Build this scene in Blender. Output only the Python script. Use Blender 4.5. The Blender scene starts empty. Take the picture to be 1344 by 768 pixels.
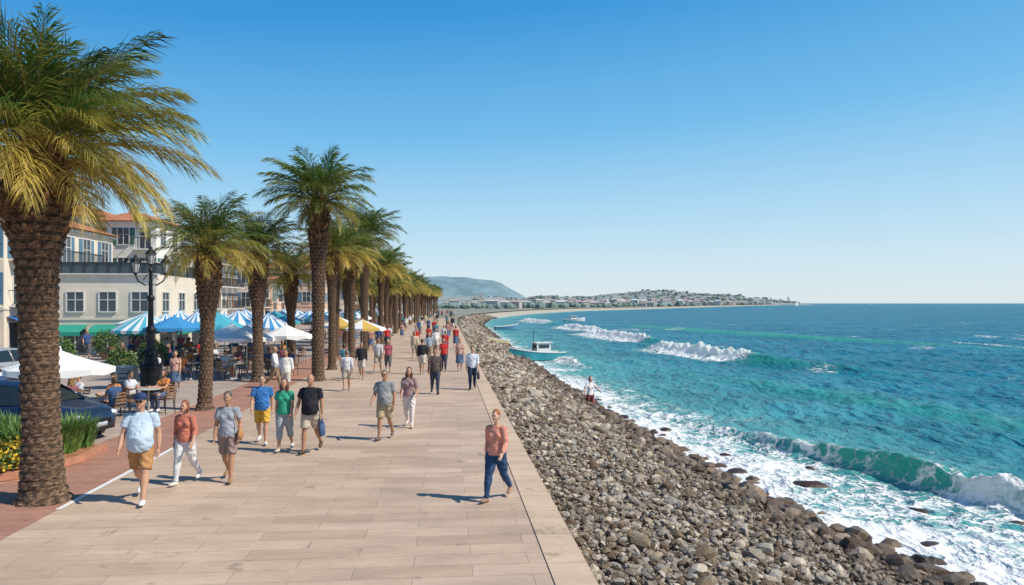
import bpy, bmesh, math, random, time
import numpy as np
from mathutils import Vector, Matrix, noise
T0=time.time()
random.seed(7); rng=np.random.default_rng(7)
R=random.uniform
scene=bpy.context.scene
scene.view_settings.view_transform='Standard'
scene.view_settings.look='None'
scene.view_settings.exposure=0
col=scene.collection

# ------------------------------------------------------------ materials
MATS={}
def nt(name):
    m=bpy.data.materials.new(name); m.use_nodes=True
    return m,m.node_tree.nodes,m.node_tree.links
def mat(name,c,rough=.7,var=.12,scale=6.,bump=0.,bscale=40.,metal=0.,spec=.5):
    if name in MATS: return MATS[name]
    m,N,L=nt(name); b=N['Principled BSDF']
    b.inputs['Roughness'].default_value=rough; b.inputs['Metallic'].default_value=metal
    b.inputs['Specular IOR Level'].default_value=spec
    tc=N.new('ShaderNodeTexCoord')
    n=N.new('ShaderNodeTexNoise'); n.inputs['Scale'].default_value=scale; n.inputs['Detail'].default_value=6
    L.new(tc.outputs['Object'],n.inputs['Vector'])
    r=N.new('ShaderNodeValToRGB')
    r.color_ramp.elements[0].position=.3; r.color_ramp.elements[1].position=.7
    r.color_ramp.elements[0].color=(*[x*(1-var) for x in c],1)
    r.color_ramp.elements[1].color=(*[min(1,x*(1+var)) for x in c],1)
    L.new(n.outputs['Fac'],r.inputs['Fac']); L.new(r.outputs['Color'],b.inputs['Base Color'])
    if bump>0:
        n2=N.new('ShaderNodeTexNoise'); n2.inputs['Scale'].default_value=bscale; n2.inputs['Detail'].default_value=4
        L.new(tc.outputs['Object'],n2.inputs['Vector'])
        bp=N.new('ShaderNodeBump'); bp.inputs['Strength'].default_value=1; bp.inputs['Distance'].default_value=bump
        L.new(n2.outputs['Fac'],bp.inputs['Height']); L.new(bp.outputs['Normal'],b.inputs['Normal'])
    MATS[name]=m; return m
def cloth(c,tag='cloth'):
    k='%s_%02d_%02d_%02d'%(tag,int(c[0]*99),int(c[1]*99),int(c[2]*99))
    return mat(k,c,.85,.16,5,.03,9,spec=.2)
def skinm(c):
    k='skin_%02d'%int(c[0]*99)
    return mat(k,c,.5,.08,9,spec=.35)

# ------------------------------------------------------------ mesh builder
class MB:
    def __init__(s): s.v=[]; s.f=[]; s.m=[]
    def add(s,vs,fs,mi=0):
        o=len(s.v); s.v.extend([tuple(a) for a in vs])
        s.f.extend([tuple(i+o for i in f) for f in fs]); s.m.extend([mi]*len(fs))
    def box(s,c,d,mi=0,rz=0,M=None):
        hx,hy,hz=d[0]/2,d[1]/2,d[2]/2
        vs=[Vector((x*hx,y*hy,z*hz)) for z in(-1,1) for y in(-1,1) for x in(-1,1)]
        if rz: 
            q=Matrix.Rotation(rz,3,'Z'); vs=[q@v for v in vs]
        if M: vs=[M@v for v in vs]
        c=Vector(c)
        s.add([v+c for v in vs],[(0,2,3,1),(4,5,7,6),(0,1,5,4),(2,6,7,3),(0,4,6,2),(1,3,7,5)],mi)
    def tube(s,pts,rad,seg=10,mi=0,side=Vector((1,0,0)),cap=True):
        pts=[Vector(p) for p in pts]; n=len(pts); vs=[];fs=[]
        for i,p in enumerate(pts):
            t=(pts[min(i+1,n-1)]-pts[max(i-1,0)])
            t=t.normalized() if t.length>1e-7 else Vector((0,0,1))
            a=side-t*side.dot(t)
            if a.length<.05: a=Vector((0,1,0))-t*t.y
            if a.length<.05: a=Vector((1,0,0))-t*t.x
            a.normalize(); b=t.cross(a)
            r=rad[i]; rx,ry=(r if isinstance(r,(tuple,list)) else (r,r))
            for k in range(seg):
                w=2*math.pi*k/seg
                vs.append(p+a*(rx*math.cos(w))+b*(ry*math.sin(w)))
        for i in range(n-1):
            for k in range(seg):
                k2=(k+1)%seg
                fs.append((i*seg+k,i*seg+k2,(i+1)*seg+k2,(i+1)*seg+k))
        if cap:
            fs.append(tuple(range(seg-1,-1,-1))); fs.append(tuple((n-1)*seg+k for k in range(seg)))
        s.add(vs,fs,mi)
    def ell(s,c,r,mi=0,M=None,nu=14,nv=9,fn=None):
        vs=[];fs=[];c=Vector(c)
        for j in range(nv+1):
            ph=math.pi*j/nv
            for i in range(nu):
                th=2*math.pi*i/nu
                v=Vector((math.sin(ph)*math.cos(th)*r[0],math.sin(ph)*math.sin(th)*r[1],math.cos(ph)*r[2]))
                if fn: v=fn(v)
                if M: v=M@v
                vs.append(v+c)
        for j in range(nv):
            for i in range(nu):
                i2=(i+1)%nu
                fs.append((j*nu+i,(j+1)*nu+i,(j+1)*nu+i2,j*nu+i2))
        s.add(vs,fs,mi)
    def lathe(s,prof,seg=16,c=(0,0,0),mi=0):
        vs=[];fs=[];c=Vector(c)
        for r,z in prof:
            for k in range(seg):
                w=2*math.pi*k/seg; vs.append(c+Vector((r*math.cos(w),r*math.sin(w),z)))
        for i in range(len(prof)-1):
            for k in range(seg):
                k2=(k+1)%seg; fs.append((i*seg+k,i*seg+k2,(i+1)*seg+k2,(i+1)*seg+k))
        fs.append(tuple(range(seg-1,-1,-1))); fs.append(tuple((len(prof)-1)*seg+k for k in range(seg)))
        s.add(vs,fs,mi)
    def mesh(s,name,mats=None,smooth=False):
        me=bpy.data.meshes.new(name); me.from_pydata(s.v,[],s.f)
        if mats:
            for m in mats: me.materials.append(m)
            me.polygons.foreach_set('material_index',s.m)
        if smooth: me.polygons.foreach_set('use_smooth',[True]*len(s.f))
        me.update(); return me
def put(name,me,loc=(0,0,0),rz=0,sc=1,parent=None):
    o=bpy.data.objects.new(name,me); col.objects.link(o)
    o.location=loc; o.rotation_euler=(0,0,rz)
    o.scale=(sc,sc,sc) if not isinstance(sc,tuple) else sc
    if parent: o.parent=parent
    return o
def group(name,loc,rz,parts,sc=1):
    e=put(name,None,loc,rz,sc)
    for pn,(mb,ms,sm) in parts.items():
        if mb.v: put(pn,mb.mesh(pn,ms,sm),parent=e)
    return e
def np_mesh(name,V,F,mats=(),smooth=True,attrs=None):
    V=np.asarray(V,dtype=np.float32); F=np.asarray(F,dtype=np.int32)
    me=bpy.data.meshes.new(name); k=F.shape[1]
    me.vertices.add(len(V)); me.vertices.foreach_set('co',V.ravel())
    me.loops.add(F.size); me.loops.foreach_set('vertex_index',F.ravel())
    me.polygons.add(len(F)); me.polygons.foreach_set('loop_start',np.arange(len(F),dtype=np.int32)*k)
    me.polygons.foreach_set('loop_total',np.full(len(F),k,dtype=np.int32))
    me.update(calc_edges=True)
    me.polygons.foreach_set('use_smooth',np.full(len(F),smooth,dtype=bool))
    for m in mats: me.materials.append(m)
    for an,av in (attrs or {}).items():
        a=me.attributes.new(an,'FLOAT','POINT'); a.data.foreach_set('value',np.asarray(av,dtype=np.float32))
    return me
def grid_faces(nr,nc):
    i=np.arange((nr-1)*(nc-1)); r=i//(nc-1); c=i%(nc-1); a=r*nc+c
    return np.stack([a,a+1,a+nc+1,a+nc],1)

# ------------------------------------------------------------ camera, light, sky
CAMZ=3.4
cd=bpy.data.cameras.new('camera'); cd.sensor_width=36; cd.lens=26.8; cd.shift_y=14/1344
cd.clip_end=60000; cam=bpy.data.objects.new('camera',cd); col.objects.link(cam)
cam.location=(0,0,CAMZ); cam.rotation_euler=(math.radians(90),0,0); scene.camera=cam
sunv=Vector((1,-.30,1.12)).normalized()
el=math.asin(sunv.z); az=math.atan2(sunv.x,sunv.y)
sd=bpy.data.lights.new('sun','SUN'); sd.energy=5.0; sd.angle=math.radians(.5); sd.color=(1,.92,.78)
so=bpy.data.objects.new('sun',sd); col.objects.link(so); so.rotation_euler=sunv.to_track_quat('Z','Y').to_euler()
w=bpy.data.worlds.new('World'); scene.world=w; w.use_nodes=True
N=w.node_tree.nodes; L=w.node_tree.links
sk=N.new('ShaderNodeTexSky'); sk.sky_type='NISHITA'; sk.sun_disc=False
sk.sun_elevation=el; sk.sun_rotation=az; sk.air_density=1.0; sk.dust_density=.4; sk.ozone_density=1.2
tcw=N.new('ShaderNodeTexCoord'); sxw=N.new('ShaderNodeSeparateXYZ'); L.new(tcw.outputs['Generated'],sxw.inputs[0])
# the sky pales toward the sun side (+X)
ax=N.new('ShaderNodeMath'); ax.operation='MULTIPLY_ADD'; ax.inputs[1].default_value=-.26; L.new(sxw.outputs['X'],ax.inputs[0]); ax.inputs[2].default_value=1.03
az_=N.new('ShaderNodeMath'); az_.operation='MULTIPLY'; L.new(sxw.outputs['Z'],az_.inputs[0]); L.new(ax.outputs[0],az_.inputs[1])
rw=N.new('ShaderNodeValToRGB'); cr=rw.color_ramp
cr.elements[0].position=0; cr.elements[0].color=(.72,.84,.90,1); cr.elements[1].position=1; cr.elements[1].color=(.010,.11,.36,1)
for p_,c_ in [(.05,(.62,.80,.92)),(.12,(.42,.71,.93)),(.22,(.17,.53,.88)),(.37,(.028,.32,.75)),(.5,(.015,.20,.54))]:
    e=cr.elements.new(p_); e.color=(*c_,1)
L.new(az_.outputs[0],rw.inputs[0])
vs_=N.new('ShaderNodeVectorMath'); vs_.operation='SCALE'; vs_.inputs['Scale'].default_value=1/.12
L.new(rw.outputs[0],vs_.inputs[0])
mw=N.new('ShaderNodeMix'); mw.data_type='RGBA'; mw.inputs[0].default_value=.85
L.new(sk.outputs[0],mw.inputs[6]); L.new(vs_.outputs[0],mw.inputs[7])
L.new(mw.outputs[2],N['Background'].inputs[0])
N['Background'].inputs[1].default_value=.12

# ------------------------------------------------------------ coast layout
TH=math.atan(.0875)
ED=np.array([-60,120,180,243,300,378,500,680,1000,1600,2300.]); EX=np.array([7.1,-8.65,-12.7,-12.5,-6,6,38,115,250,500,850.])
def edgeX(d): return np.interp(d,ED,EX)
WD=np.array([-60,5,9,14,20,27,39,63,124,300,2300.]); WO=np.array([9,8.5,7.8,7.3,6.4,5.9,5.5,5.5,6.0,5,9.])
def waterX(d): return edgeX(d)+np.interp(d,WD,WO)
SEA=-1.8

# ground sheet
m_ground=mat('ground_earth',(.24,.24,.19),.95,.2,.05,.02,3)
ds=np.concatenate([np.arange(-60,400,20),np.arange(400,2301,100)])
V=[];
for d in ds: V+= [(-9000,d,-.03),(float(edgeX(d)),d,-.03)]
for d,x in [(2400,930),(2600,900),(3200,500),(5000,-500),(9000,-4000)]: V+=[(-9000,d,-.03),(x,d,-.03)]
nr=len(V)//2
put('ground',np_mesh('ground',V,grid_faces(nr,2),[m_ground],False))

# paving material
def paving(name,c1,c2,cm,bw,rh,mort=.006,off=.5):
    m,N,L=nt(name); b=N['Principled BSDF']; b.inputs['Roughness'].default_value=.75
    b.inputs['Specular IOR Level'].default_value=.3
    tc=N.new('ShaderNodeTexCoord'); br=N.new('ShaderNodeTexBrick')
    br.inputs['Scale'].default_value=1; br.inputs['Brick Width'].default_value=bw; br.inputs['Row Height'].default_value=rh
    br.inputs['Mortar Size'].default_value=mort; br.inputs['Mortar Smooth'].default_value=.3; br.inputs['Bias'].default_value=0
    br.offset=off
    br.inputs['Color1'].default_value=(*c1,1); br.inputs['Color2'].default_value=(*c2,1); br.inputs['Mortar'].default_value=(*cm,1)
    L.new(tc.outputs['Object'],br.inputs['Vector'])
    def nmul(prev,scale,stretch,lo,hi,p0=.3,p1=.72,det=9):
        n=N.new('ShaderNodeTexNoise'); n.inputs['Scale'].default_value=scale; n.inputs['Detail'].default_value=det; n.inputs['Roughness'].default_value=.65
        mp=N.new('ShaderNodeMapping'); mp.inputs['Scale'].default_value=stretch
        L.new(tc.outputs['Object'],mp.inputs['Vector']); L.new(mp.outputs[0],n.inputs['Vector'])
        mr=N.new('ShaderNodeMapRange'); mr.inputs[1].default_value=p0; mr.inputs[2].default_value=p1; mr.inputs[3].default_value=lo; mr.inputs[4].default_value=hi
        L.new(n.outputs['Fac'],mr.inputs[0])
        mx=N.new('ShaderNodeMix'); mx.data_type='RGBA'; mx.blend_type='MULTIPLY'; mx.inputs[0].default_value=1
        L.new(prev,mx.inputs[6]); L.new(mr.outputs[0],mx.inputs[7]); return mx.outputs[2]
    c=nmul(br.outputs['Color'],1.3,(.5,1.6,1),.8,1.14)
    c=nmul(c,.25,(1,1,1),.86,1.1)
    c=nmul(c,7,(1,3,1),.9,1.08)
    c=nmul(c,1.7,(1,1,1),.72,1.0,.30,.36,3)
    L.new(c,b.inputs['Base Color'])
    bp=N.new('ShaderNodeBump'); bp.inputs['Distance'].default_value=.006; bp.invert=True; bp.inputs['Strength'].default_value=.8
    ad=N.new('ShaderNodeMath'); ad.operation='MULTIPLY_ADD'; ad.inputs[1].default_value=.35
    n3=N.new('ShaderNodeTexNoise'); n3.inputs['Scale'].default_value=25; n3.inputs['Detail'].default_value=5
    L.new(tc.outputs['Object'],n3.inputs['Vector'])
    L.new(n3.outputs['Fac'],ad.inputs[0]); L.new(br.outputs['Fac'],ad.inputs[2]); L.new(ad.outputs[0],bp.inputs['Height'])
    L.new(bp.outputs['Normal'],b.inputs['Normal'])
    return m
def strip(name,u0,u1,v0,v1,z,m,thick=0):
    mb=MB()
    if thick: mb.box(((u0+u1)/2,(v0+v1)/2,z-thick/2),(u1-u0,v1-v0,thick))
    else: mb.add([(u0,v0,z),(u1,v0,z),(u1,v1,z),(u0,v1,z)],[(0,1,2,3)])
    return put(name,mb.mesh(name,[m]),(1.85,0,0),TH)
m_prom=paving('promenade_stone',(.56,.42,.315),(.47,.345,.252),(.33,.245,.18),1.5,.42,.005)
m_plaza=paving('plaza_stone',(.46,.37,.31),(.40,.32,.27),(.24,.19,.16),.6,.6,.008)
m_brick=paving('terracotta_paver',(.46,.24,.17),(.38,.19,.135),(.28,.18,.14),.22,.11,.006)
m_curb=paving('curb_stone',(.62,.465,.335),(.57,.425,.30),(.28,.19,.13),3,1.25,.008,0)
strip('plaza_pavement',-90,-8.62,-20,170,-.004,m_plaza)
strip('promenade_pavement',-8.2,-.52,-20,170,0,m_prom)
strip('brick_path',-10.2,-8.2,-20,60,.004,m_brick)
strip('stone_curb',-.52,0,-20,122,.016,m_curb,.75)
m_white=mat('white_paint',(.75,.73,.7),.6,.05)
strip('painted_line',-8.24,-8.14,13.3,20,.008,m_white)

# embankment slope
def slopeZ(t): return -.32-1.48*np.clip(t,0,9)**1.15
def make_slope(name,d0,d1,n,mats,nc=26,amp=.12):
    dd=np.geomspace(d0,d1,n) if d0>0 else np.linspace(d0,d1,n)
    t=np.linspace(0,1.7,nc); D,TT=np.meshgrid(dd,t,indexing='ij')
    X=edgeX(D)+(waterX(D)-edgeX(D))*TT; Z=slopeZ(TT)
    nz=np.array([noise.noise(Vector((x*1.1,y*1.1,0))) for x,y in zip(X.ravel(),D.ravel())]).reshape(X.shape)
    Z=Z+nz*amp
    V=np.stack([X,D,Z],-1).reshape(-1,3)
    return put(name,np_mesh(name,V,grid_faces(n,nc),mats))
m_gravel=mat('gravel',(.19,.15,.11),.95,.6,14,.04,22)
m_sand=mat('beach_sand',(.40,.36,.29),.95,.1,.3)
make_slope('rocky_embankment',4,262,280,[m_gravel])
make_slope('sandy_beach',263,2300,60,[m_sand],amp=0)

# ------------------------------------------------------------ rocks
def rock_protos(sub,n):
    out=[]
    for k in range(n):
        bm=bmesh.new(); bmesh.ops.create_icosphere(bm,subdivisions=sub,radius=1)
        pl=[Vector((R(-1,1),R(-1,1),R(-1,1))).normalized() for _ in range(14)]; dk=[R(.62,.95) for _ in pl]
        vs=[]
        for v in bm.verts:
            n_=v.co.normalized(); r=1.05
            for p_,d_ in zip(pl,dk):
                q=n_.dot(p_)
                if q>.05: r=min(r,d_/q)
            r*=1+.07*noise.noise(n_*2.7+Vector((k*7,0,0)))
            vs.append(n_*r)
        V=np.array([tuple(v) for v in vs]); Fc=np.array([[v.index for v in f.verts] for f in bm.faces]); bm.free()
        V*=np.array([1,R(.6,1),R(.4,.8)]); out.append((V,Fc))
    return out
PR2=rock_protos(2,14); PR1=rock_protos(1,10)
def rotm(a,b,c):
    return np.array(Matrix.Rotation(a,3,'Z')@Matrix.Rotation(b,3,'X')@Matrix.Rotation(c,3,'Y'))
def scatter(items,protos):
    Vs=[];Fs=[];Ts=[];o=0
    for (x,y,z,s,t) in items:
        V,Fc=protos[random.randrange(len(protos))]
        v=(V*s)@rotm(R(0,6.28),R(-.6,.6),R(-.6,.6)).T+np.array([x,y,z])
        Vs.append(v);Fs.append(Fc+o);Ts.append(np.full(len(V),t)); o+=len(V)
    return np.concatenate(Vs),np.concatenate(Fs),np.concatenate(Ts)
m,N,L=nt('shore_rock'); MATS['rock']=m; b=N['Principled BSDF']
at=N.new('ShaderNodeAttribute'); at.attribute_name='tint'
rp=N.new('ShaderNodeValToRGB'); rp.color_ramp.elements[0].color=(.11,.066,.038,1); rp.color_ramp.elements[1].color=(.62,.53,.42,1)
for p_,c_ in [(.25,(.21,.15,.095)),(.45,(.25,.22,.185)),(.6,(.36,.28,.195)),(.75,(.35,.325,.285)),(.88,(.45,.37,.28))]:
    e=rp.color_ramp.elements.new(p_); e.color=(*c_,1)
n=N.new('ShaderNodeTexNoise'); n.inputs['Scale'].default_value=14; n.inputs['Detail'].default_value=8; n.inputs['Roughness'].default_value=.7
tc=N.new('ShaderNodeTexCoord'); L.new(tc.outputs['Object'],n.inputs['Vector'])
ma=N.new('ShaderNodeMath'); ma.operation='MULTIPLY_ADD'; ma.inputs[1].default_value=.5; L.new(n.outputs['Fac'],ma.inputs[0])
m2=N.new('ShaderNodeMath'); m2.operation='SUBTRACT'; m2.inputs[1].default_value=.25; L.new(at.outputs['Fac'],m2.inputs[0]); L.new(m2.outputs[0],ma.inputs[2])
L.new(ma.outputs[0],rp.inputs['Fac'])
geo=N.new('ShaderNodeNewGeometry'); sx=N.new('ShaderNodeSeparateXYZ'); L.new(geo.outputs['Position'],sx.inputs[0])
wet=N.new('ShaderNodeMapRange'); wet.inputs[1].default_value=-1.6; wet.inputs[2].default_value=-1.0; wet.inputs[3].default_value=1; wet.inputs[4].default_value=0
L.new(sx.outputs['Z'],wet.inputs[0])
mx=N.new('ShaderNodeMix'); mx.data_type='RGBA'; mx.blend_type='MULTIPLY'; L.new(wet.outputs[0],mx.inputs[0]); L.new(rp.outputs[0],mx.inputs[6]); mx.inputs[7].default_value=(.36,.26,.17,1)
L.new(mx.outputs[2],b.inputs['Base Color'])
rr=N.new('ShaderNodeMapRange'); rr.inputs[3].default_value=.9; rr.inputs[4].default_value=.35; L.new(wet.outputs[0],rr.inputs[0]); L.new(rr.outputs[0],b.inputs['Roughness'])
bp=N.new('ShaderNodeBump'); bp.inputs['Distance'].default_value=.03; L.new(n.outputs['Fac'],bp.inputs['Height']); L.new(bp.outputs[0],b.inputs['Normal'])
def rocks(d0,d1,cnt,s0,s1,tmax=1.05,tmin=.0,pw=3.0,zr=.08):
    out=[]
    for _ in range(cnt):
        d=math.exp(R(math.log(d0),math.log(d1))) if d1/d0>1.5 else R(d0,d1)
        t=R(tmin,tmax); wdt=float(waterX(d)-edgeX(d)); s=s0+(s1-s0)*random.random()**pw
        if t<.06: s=min(s,.14)
        x=float(edgeX(d))+.12+wdt*t; z=float(slopeZ(np.array(t)))+s*.15+R(-.02,zr)
        out.append((x,d,z,s,random.random()))
    return out
it=rocks(8,26,200,.13,.25,1.0,.15)+rocks(12,45,560,.10,.38,1.12,.84,pw=2.0,zr=.02)+rocks(26,60,1500,.12,.28)
V,Fc,Tt=scatter(it,PR2)
it=rocks(8,20,15000,.03,.135)+rocks(20,32,7500,.045,.16)+rocks(32,60,7000,.07,.2)+rocks(60,185,5600,.12,.36)+rocks(185,262,900,.25,.5)
V2,F2,T2=scatter(it,PR1)
V=np.concatenate([V,V2]); Fc=np.concatenate([Fc,F2+len(Tt)]); Tt=np.concatenate([Tt,T2])
put('shore_rocks',np_mesh('shore_rocks',V,Fc,[MATS['rock']],False,{'tint':Tt}))
for (x,y,s) in [(8.4,21.6,.62),(10.1,18.9,.38),(11.8,17.9,.33),(6.9,23.4,.4),(7.3,26,.3),(9.0,16.2,.35),(6.2,31,.35),(11.2,15.2,.3),(9.4,24,.22)]:
    V,Fc,Tt=scatter([(x,y,SEA-s*.18,s,.15)]+[(x+R(-.5,.5),y+R(-.5,.5),SEA-.05,s*.4,.2) for _ in range(2)],PR2)
    V[:,2]=SEA+(V[:,2]-SEA)*.62
    put('sea_boulder',np_mesh('sea_boulder',V,Fc,[MATS['rock']],True,{'tint':Tt}))

# ------------------------------------------------------------ sea
rows=np.concatenate([np.geomspace(5,420,640),np.geomspace(430,26000,50)])
tans=np.concatenate([np.linspace(-1.2,-.24,25),np.linspace(-.22,.74,560),np.linspace(.76,1.6,60),np.linspace(1.7,6,14)])
D,TN=np.meshgrid(rows,tans,indexing='ij'); X=TN*D
sdist=X-waterX(D)
fade=np.clip(1-D/500,0,1)
depthf=np.clip(sdist/9,.12,1)
H=np.zeros_like(D)
rs=np.random.RandomState(3)
for lam,amp,n_ in [(16,.12,3),(7.5,.11,4),(3.6,.085,5),(1.9,.045,6),(1.0,.022,6),(.6,.01,5)]:
    for _ in range(n_):
        a=rs.normal(0,.6)+.3; kx,ky=math.cos(a)*6.283/lam,math.sin(a)*6.283/lam
        ph=rs.uniform(0,6.28); s=np.sin(kx*X+ky*D+ph+1.2*np.sin(.11*X*7/lam+.13*D*7/lam+ph*3))
        res=np.clip(1.6-D*.0067*4/lam,0,1)
        H+=amp*(1-np.abs(s))**1.3*1.2*res/math.sqrt(n_)
H=(H-.16)*depthf*fade
foam=np.zeros_like(D); shx=np.zeros_like(D); green=np.zeros_like(D)
def vn(x,y,sc,seed=0):
    xs=x*sc+seed*17.3; ys=y*sc+seed*5.1
    xi=np.floor(xs).astype(np.int64); yi=np.floor(ys).astype(np.int64); fx=xs-xi; fy=ys-yi
    fx=fx*fx*(3-2*fx); fy=fy*fy*(3-2*fy)
    def h(a,b):
        q=(a*374761393+b*668265263+seed*9176)&0x7fffffff; q=((q^(q>>13))*1274126177)&0x7fffffff
        return (q&0xffff)/65535.
    return (h(xi,yi)*(1-fx)+h(xi+1,yi)*fx)*(1-fy)+(h(xi,yi+1)*(1-fx)+h(xi+1,yi+1)*fx)*fy
def fbm(x,y,sc,seed=0,o=4):
    r=0;a=.5
    for i in range(o): r=r+a*vn(x,y,sc*2**i,seed+i); a*=.5
    return r/(1-.5**o)
wob=(fbm(X,D,.25,5)-.5)
def breaker(pts,amp,fw,bw,fo,curl=.3,trail=2.0,fend=1.5):
    global H,foam,shx,green
    dd=np.array([p[0] for p in pts]); xx=np.array([p[1] for p in pts]); 
    env=np.interp(D,dd,[p[2] for p in pts],left=0,right=0); fe=np.interp(D,dd,[p[3] for p in pts],left=0,right=0)
    s=X-np.interp(D,dd,xx)+wob*1.3
    pr=np.where(s<0,np.exp(-(s/fw)**2),np.exp(-np.abs(s/bw)**1.6))
    rough=(fbm(X,D,1.6,9)-.5)
    H+=amp*env*pr*(1+fe*rough*1.4*np.exp(-(s/fw/2)**2))-.15*amp*env*np.exp(-((s+fw*2.6)/(fw*1.6))**2)
    shx-=curl*env*np.clip(pr,0,1)**2*(s>-fw*2)
    f=fe*np.where(s<0,np.clip(1+ (s+fw*.6)/trail,0,1),np.clip(1-s/(bw*.35),0,1))
    foam=np.maximum(foam,f*fo*(.75+.7*rough))
    green=np.maximum(green,env*np.exp(-((s+fw*.5)/(fw*1.1))**2)*(1-.3*fe))
breaker([(12,16.2,1,1),(18,13.5,1,1),(20.3,12.5,1,.95),(21.3,12.1,1,.2),(24,10.9,.95,.1),(27,9.6,.6,.5),(31,8.2,.25,.7),(36,6.6,.1,.5),(42,5.2,0,.3)],.62,.5,1.7,1.3,.45,2.6)
breaker([(10,30,0,0),(22,25,.4,0),(34,20.5,.5,0),(48,16.5,.4,0),(58,12.5,0,0)],.35,1.4,3.0,0,0)
breaker([(60,6.4,0,.3),(65,5.7,.7,.9),(72,4.6,.9,1),(78,3.2,.7,1),(84,1.5,0,.3)],.5,.8,1.6,1.3,.3,2.2)
breaker([(46,30,0,0),(60,25,.3,0),(67,21.8,.7,.1),(69,21.3,1,1),(78,19.0,1.1,1),(86,17.4,.8,.9),(90,16.8,.3,.1),(96,15.5,0,0)],.95,1.1,2.0,1.5,.4,4.2)
breaker([(92,23,0,0),(101,19.4,.5,.1),(104,18.4,.9,1),(116,15.7,1,1),(128,13.9,.8,1),(133,13.2,.2,.1),(140,12,0,0)],.95,1.2,2.3,1.5,.4,5)
breaker([(136,17,0,0),(142,15.8,1,1),(160,12.4,1,1),(170,10.7,.2,.2)],.8,1.2,2.5,1.4,.5,4.5)
breaker([(186,11,.3,0),(196,9.8,1,.9),(225,5,1,1),(235,3,.2,0)],.8,1.5,3,1.2,.5,4)
breaker([(75,60,0,0),(110,45,1,0),(150,33,1,0),(200,20,0,0)],.35,2,4,0,0)
wash=np.clip(1-sdist/np.interp(D,[8,14,22,30,45,80,200],[9.0,8.8,7.6,6.2,4.4,2.8,2.5]),0,1)
wash=np.where(sdist<0,1,wash)
wn=fbm(X+wob*3,D,.35,21)
foam=np.maximum(foam,np.clip(wash*.8+.08+ (wn-.5)*1.0*(wash>0)*(wash<.95),0,1)*(wash>0)*np.clip(wash*6,0,1)*np.clip(1.25-D/240,0,1))
st=np.clip(1-(sdist-4)/9,0,1)*np.clip(1-D/90,0,1)*np.clip((fbm(X,D,.3,33)-.48)*5,0,1)
foam=np.maximum(foam,st*.42)
cap=np.clip((fbm(X*1.0,D*.5,.2,51)-.69)*9,0,1)*np.clip((sdist-12)/10,0,1)*fade*(D>45)
foam=np.maximum(foam,cap*.6)
shallow=np.clip(np.exp(-np.clip(sdist,0,999)/9.),0,1)
H+= .05*foam*(fbm(X,D,3,41)-.3)*(D<60)
V=np.stack([X+shx,D,SEA+H],-1).reshape(-1,3)
m,N,L=nt('sea_water'); N.remove(N['Principled BSDF'])
def attr(n_): 
    a=N.new('ShaderNodeAttribute'); a.attribute_name=n_; return a.outputs['Fac']
def math_(op,a,bv,c=None,clamp=False):
    q=N.new('ShaderNodeMath'); q.operation=op; q.use_clamp=clamp
    for i,x in enumerate([a,bv,c]):
        if x is None: continue
        if isinstance(x,(int,float)): q.inputs[i].default_value=x
        else: L.new(x,q.inputs[i])
    return q.outputs[0]
tc=N.new('ShaderNodeTexCoord'); fo=attr('foam')
def tex(scale,detail=4,dist=0,stretch=None):
    n=N.new('ShaderNodeTexNoise'); n.inputs['Scale'].default_value=scale; n.inputs['Detail'].default_value=detail; n.inputs['Distortion'].default_value=dist
    if stretch:
        mp=N.new('ShaderNodeMapping'); mp.inputs['Scale'].default_value=stretch; mp.inputs['Rotation'].default_value=(0,0,.35)
        L.new(tc.outputs['Object'],mp.inputs[0]); L.new(mp.outputs[0],n.inputs['Vector'])
    else: L.new(tc.outputs['Object'],n.inputs['Vector'])
    return n
nz=tex(1.1,8,.6); nzf=tex(6,6,.3)
vo=N.new('ShaderNodeTexVoronoi'); vo.feature='DISTANCE_TO_EDGE'; vo.inputs['Scale'].default_value=1.5
nd=tex(1.5,4)
add=N.new('ShaderNodeVectorMath'); add.operation='MULTIPLY_ADD'; add.inputs[1].default_value=(1.6,1.6,1.6)
L.new(nd.outputs['Color'],add.inputs[0]); L.new(tc.outputs['Object'],add.inputs[2]); L.new(add.outputs[0],vo.inputs['Vector'])
lace=math_('SUBTRACT',1,math_('MULTIPLY',vo.outputs['Distance'],6,clamp=True))
val=math_('ADD',math_('MULTIPLY',fo,1.0),math_('MULTIPLY',math_('SUBTRACT',nz.outputs['Fac'],.5),.9))
val=math_('ADD',val,math_('MULTIPLY',math_('SUBTRACT',lace,.35),.42))
val=math_('ADD',val,math_('MULTIPLY',math_('SUBTRACT',nzf.outputs['Fac'],.5),.5))
mr=N.new('ShaderNodeMapRange'); mr.interpolation_type='SMOOTHSTEP'; mr.inputs[1].default_value=.30; mr.inputs[2].default_value=.80; L.new(val,mr.inputs[0])
mask=math_('MULTIPLY',mr.outputs[0],math_('MULTIPLY',fo,4,clamp=True))
c1=N.new('ShaderNodeMix'); c1.data_type='RGBA'; c1.inputs[6].default_value=(.012,.175,.265,1); c1.inputs[7].default_value=(.11,.40,.38,1)
L.new(attr('shallow'),c1.inputs[0])
pn=tex(.045,5,.5,(1,2.5,1)); pr_=N.new('ShaderNodeMapRange'); pr_.inputs[1].default_value=.3; pr_.inputs[2].default_value=.7; pr_.inputs[3].default_value=.75; pr_.inputs[4].default_value=1.2; L.new(pn.outputs['Fac'],pr_.inputs[0])
cm_=N.new('ShaderNodeMix'); cm_.data_type='RGBA'; cm_.blend_type='MULTIPLY'; cm_.inputs[0].default_value=1; L.new(c1.outputs[2],cm_.inputs[6]); L.new(pr_.outputs[0],cm_.inputs[7])
c2=N.new('ShaderNodeMix'); c2.data_type='RGBA'; L.new(attr('green'),c2.inputs[0]); L.new(cm_.outputs[2],c2.inputs[6]); c2.inputs[7].default_value=(.05,.40,.32,1)
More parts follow.
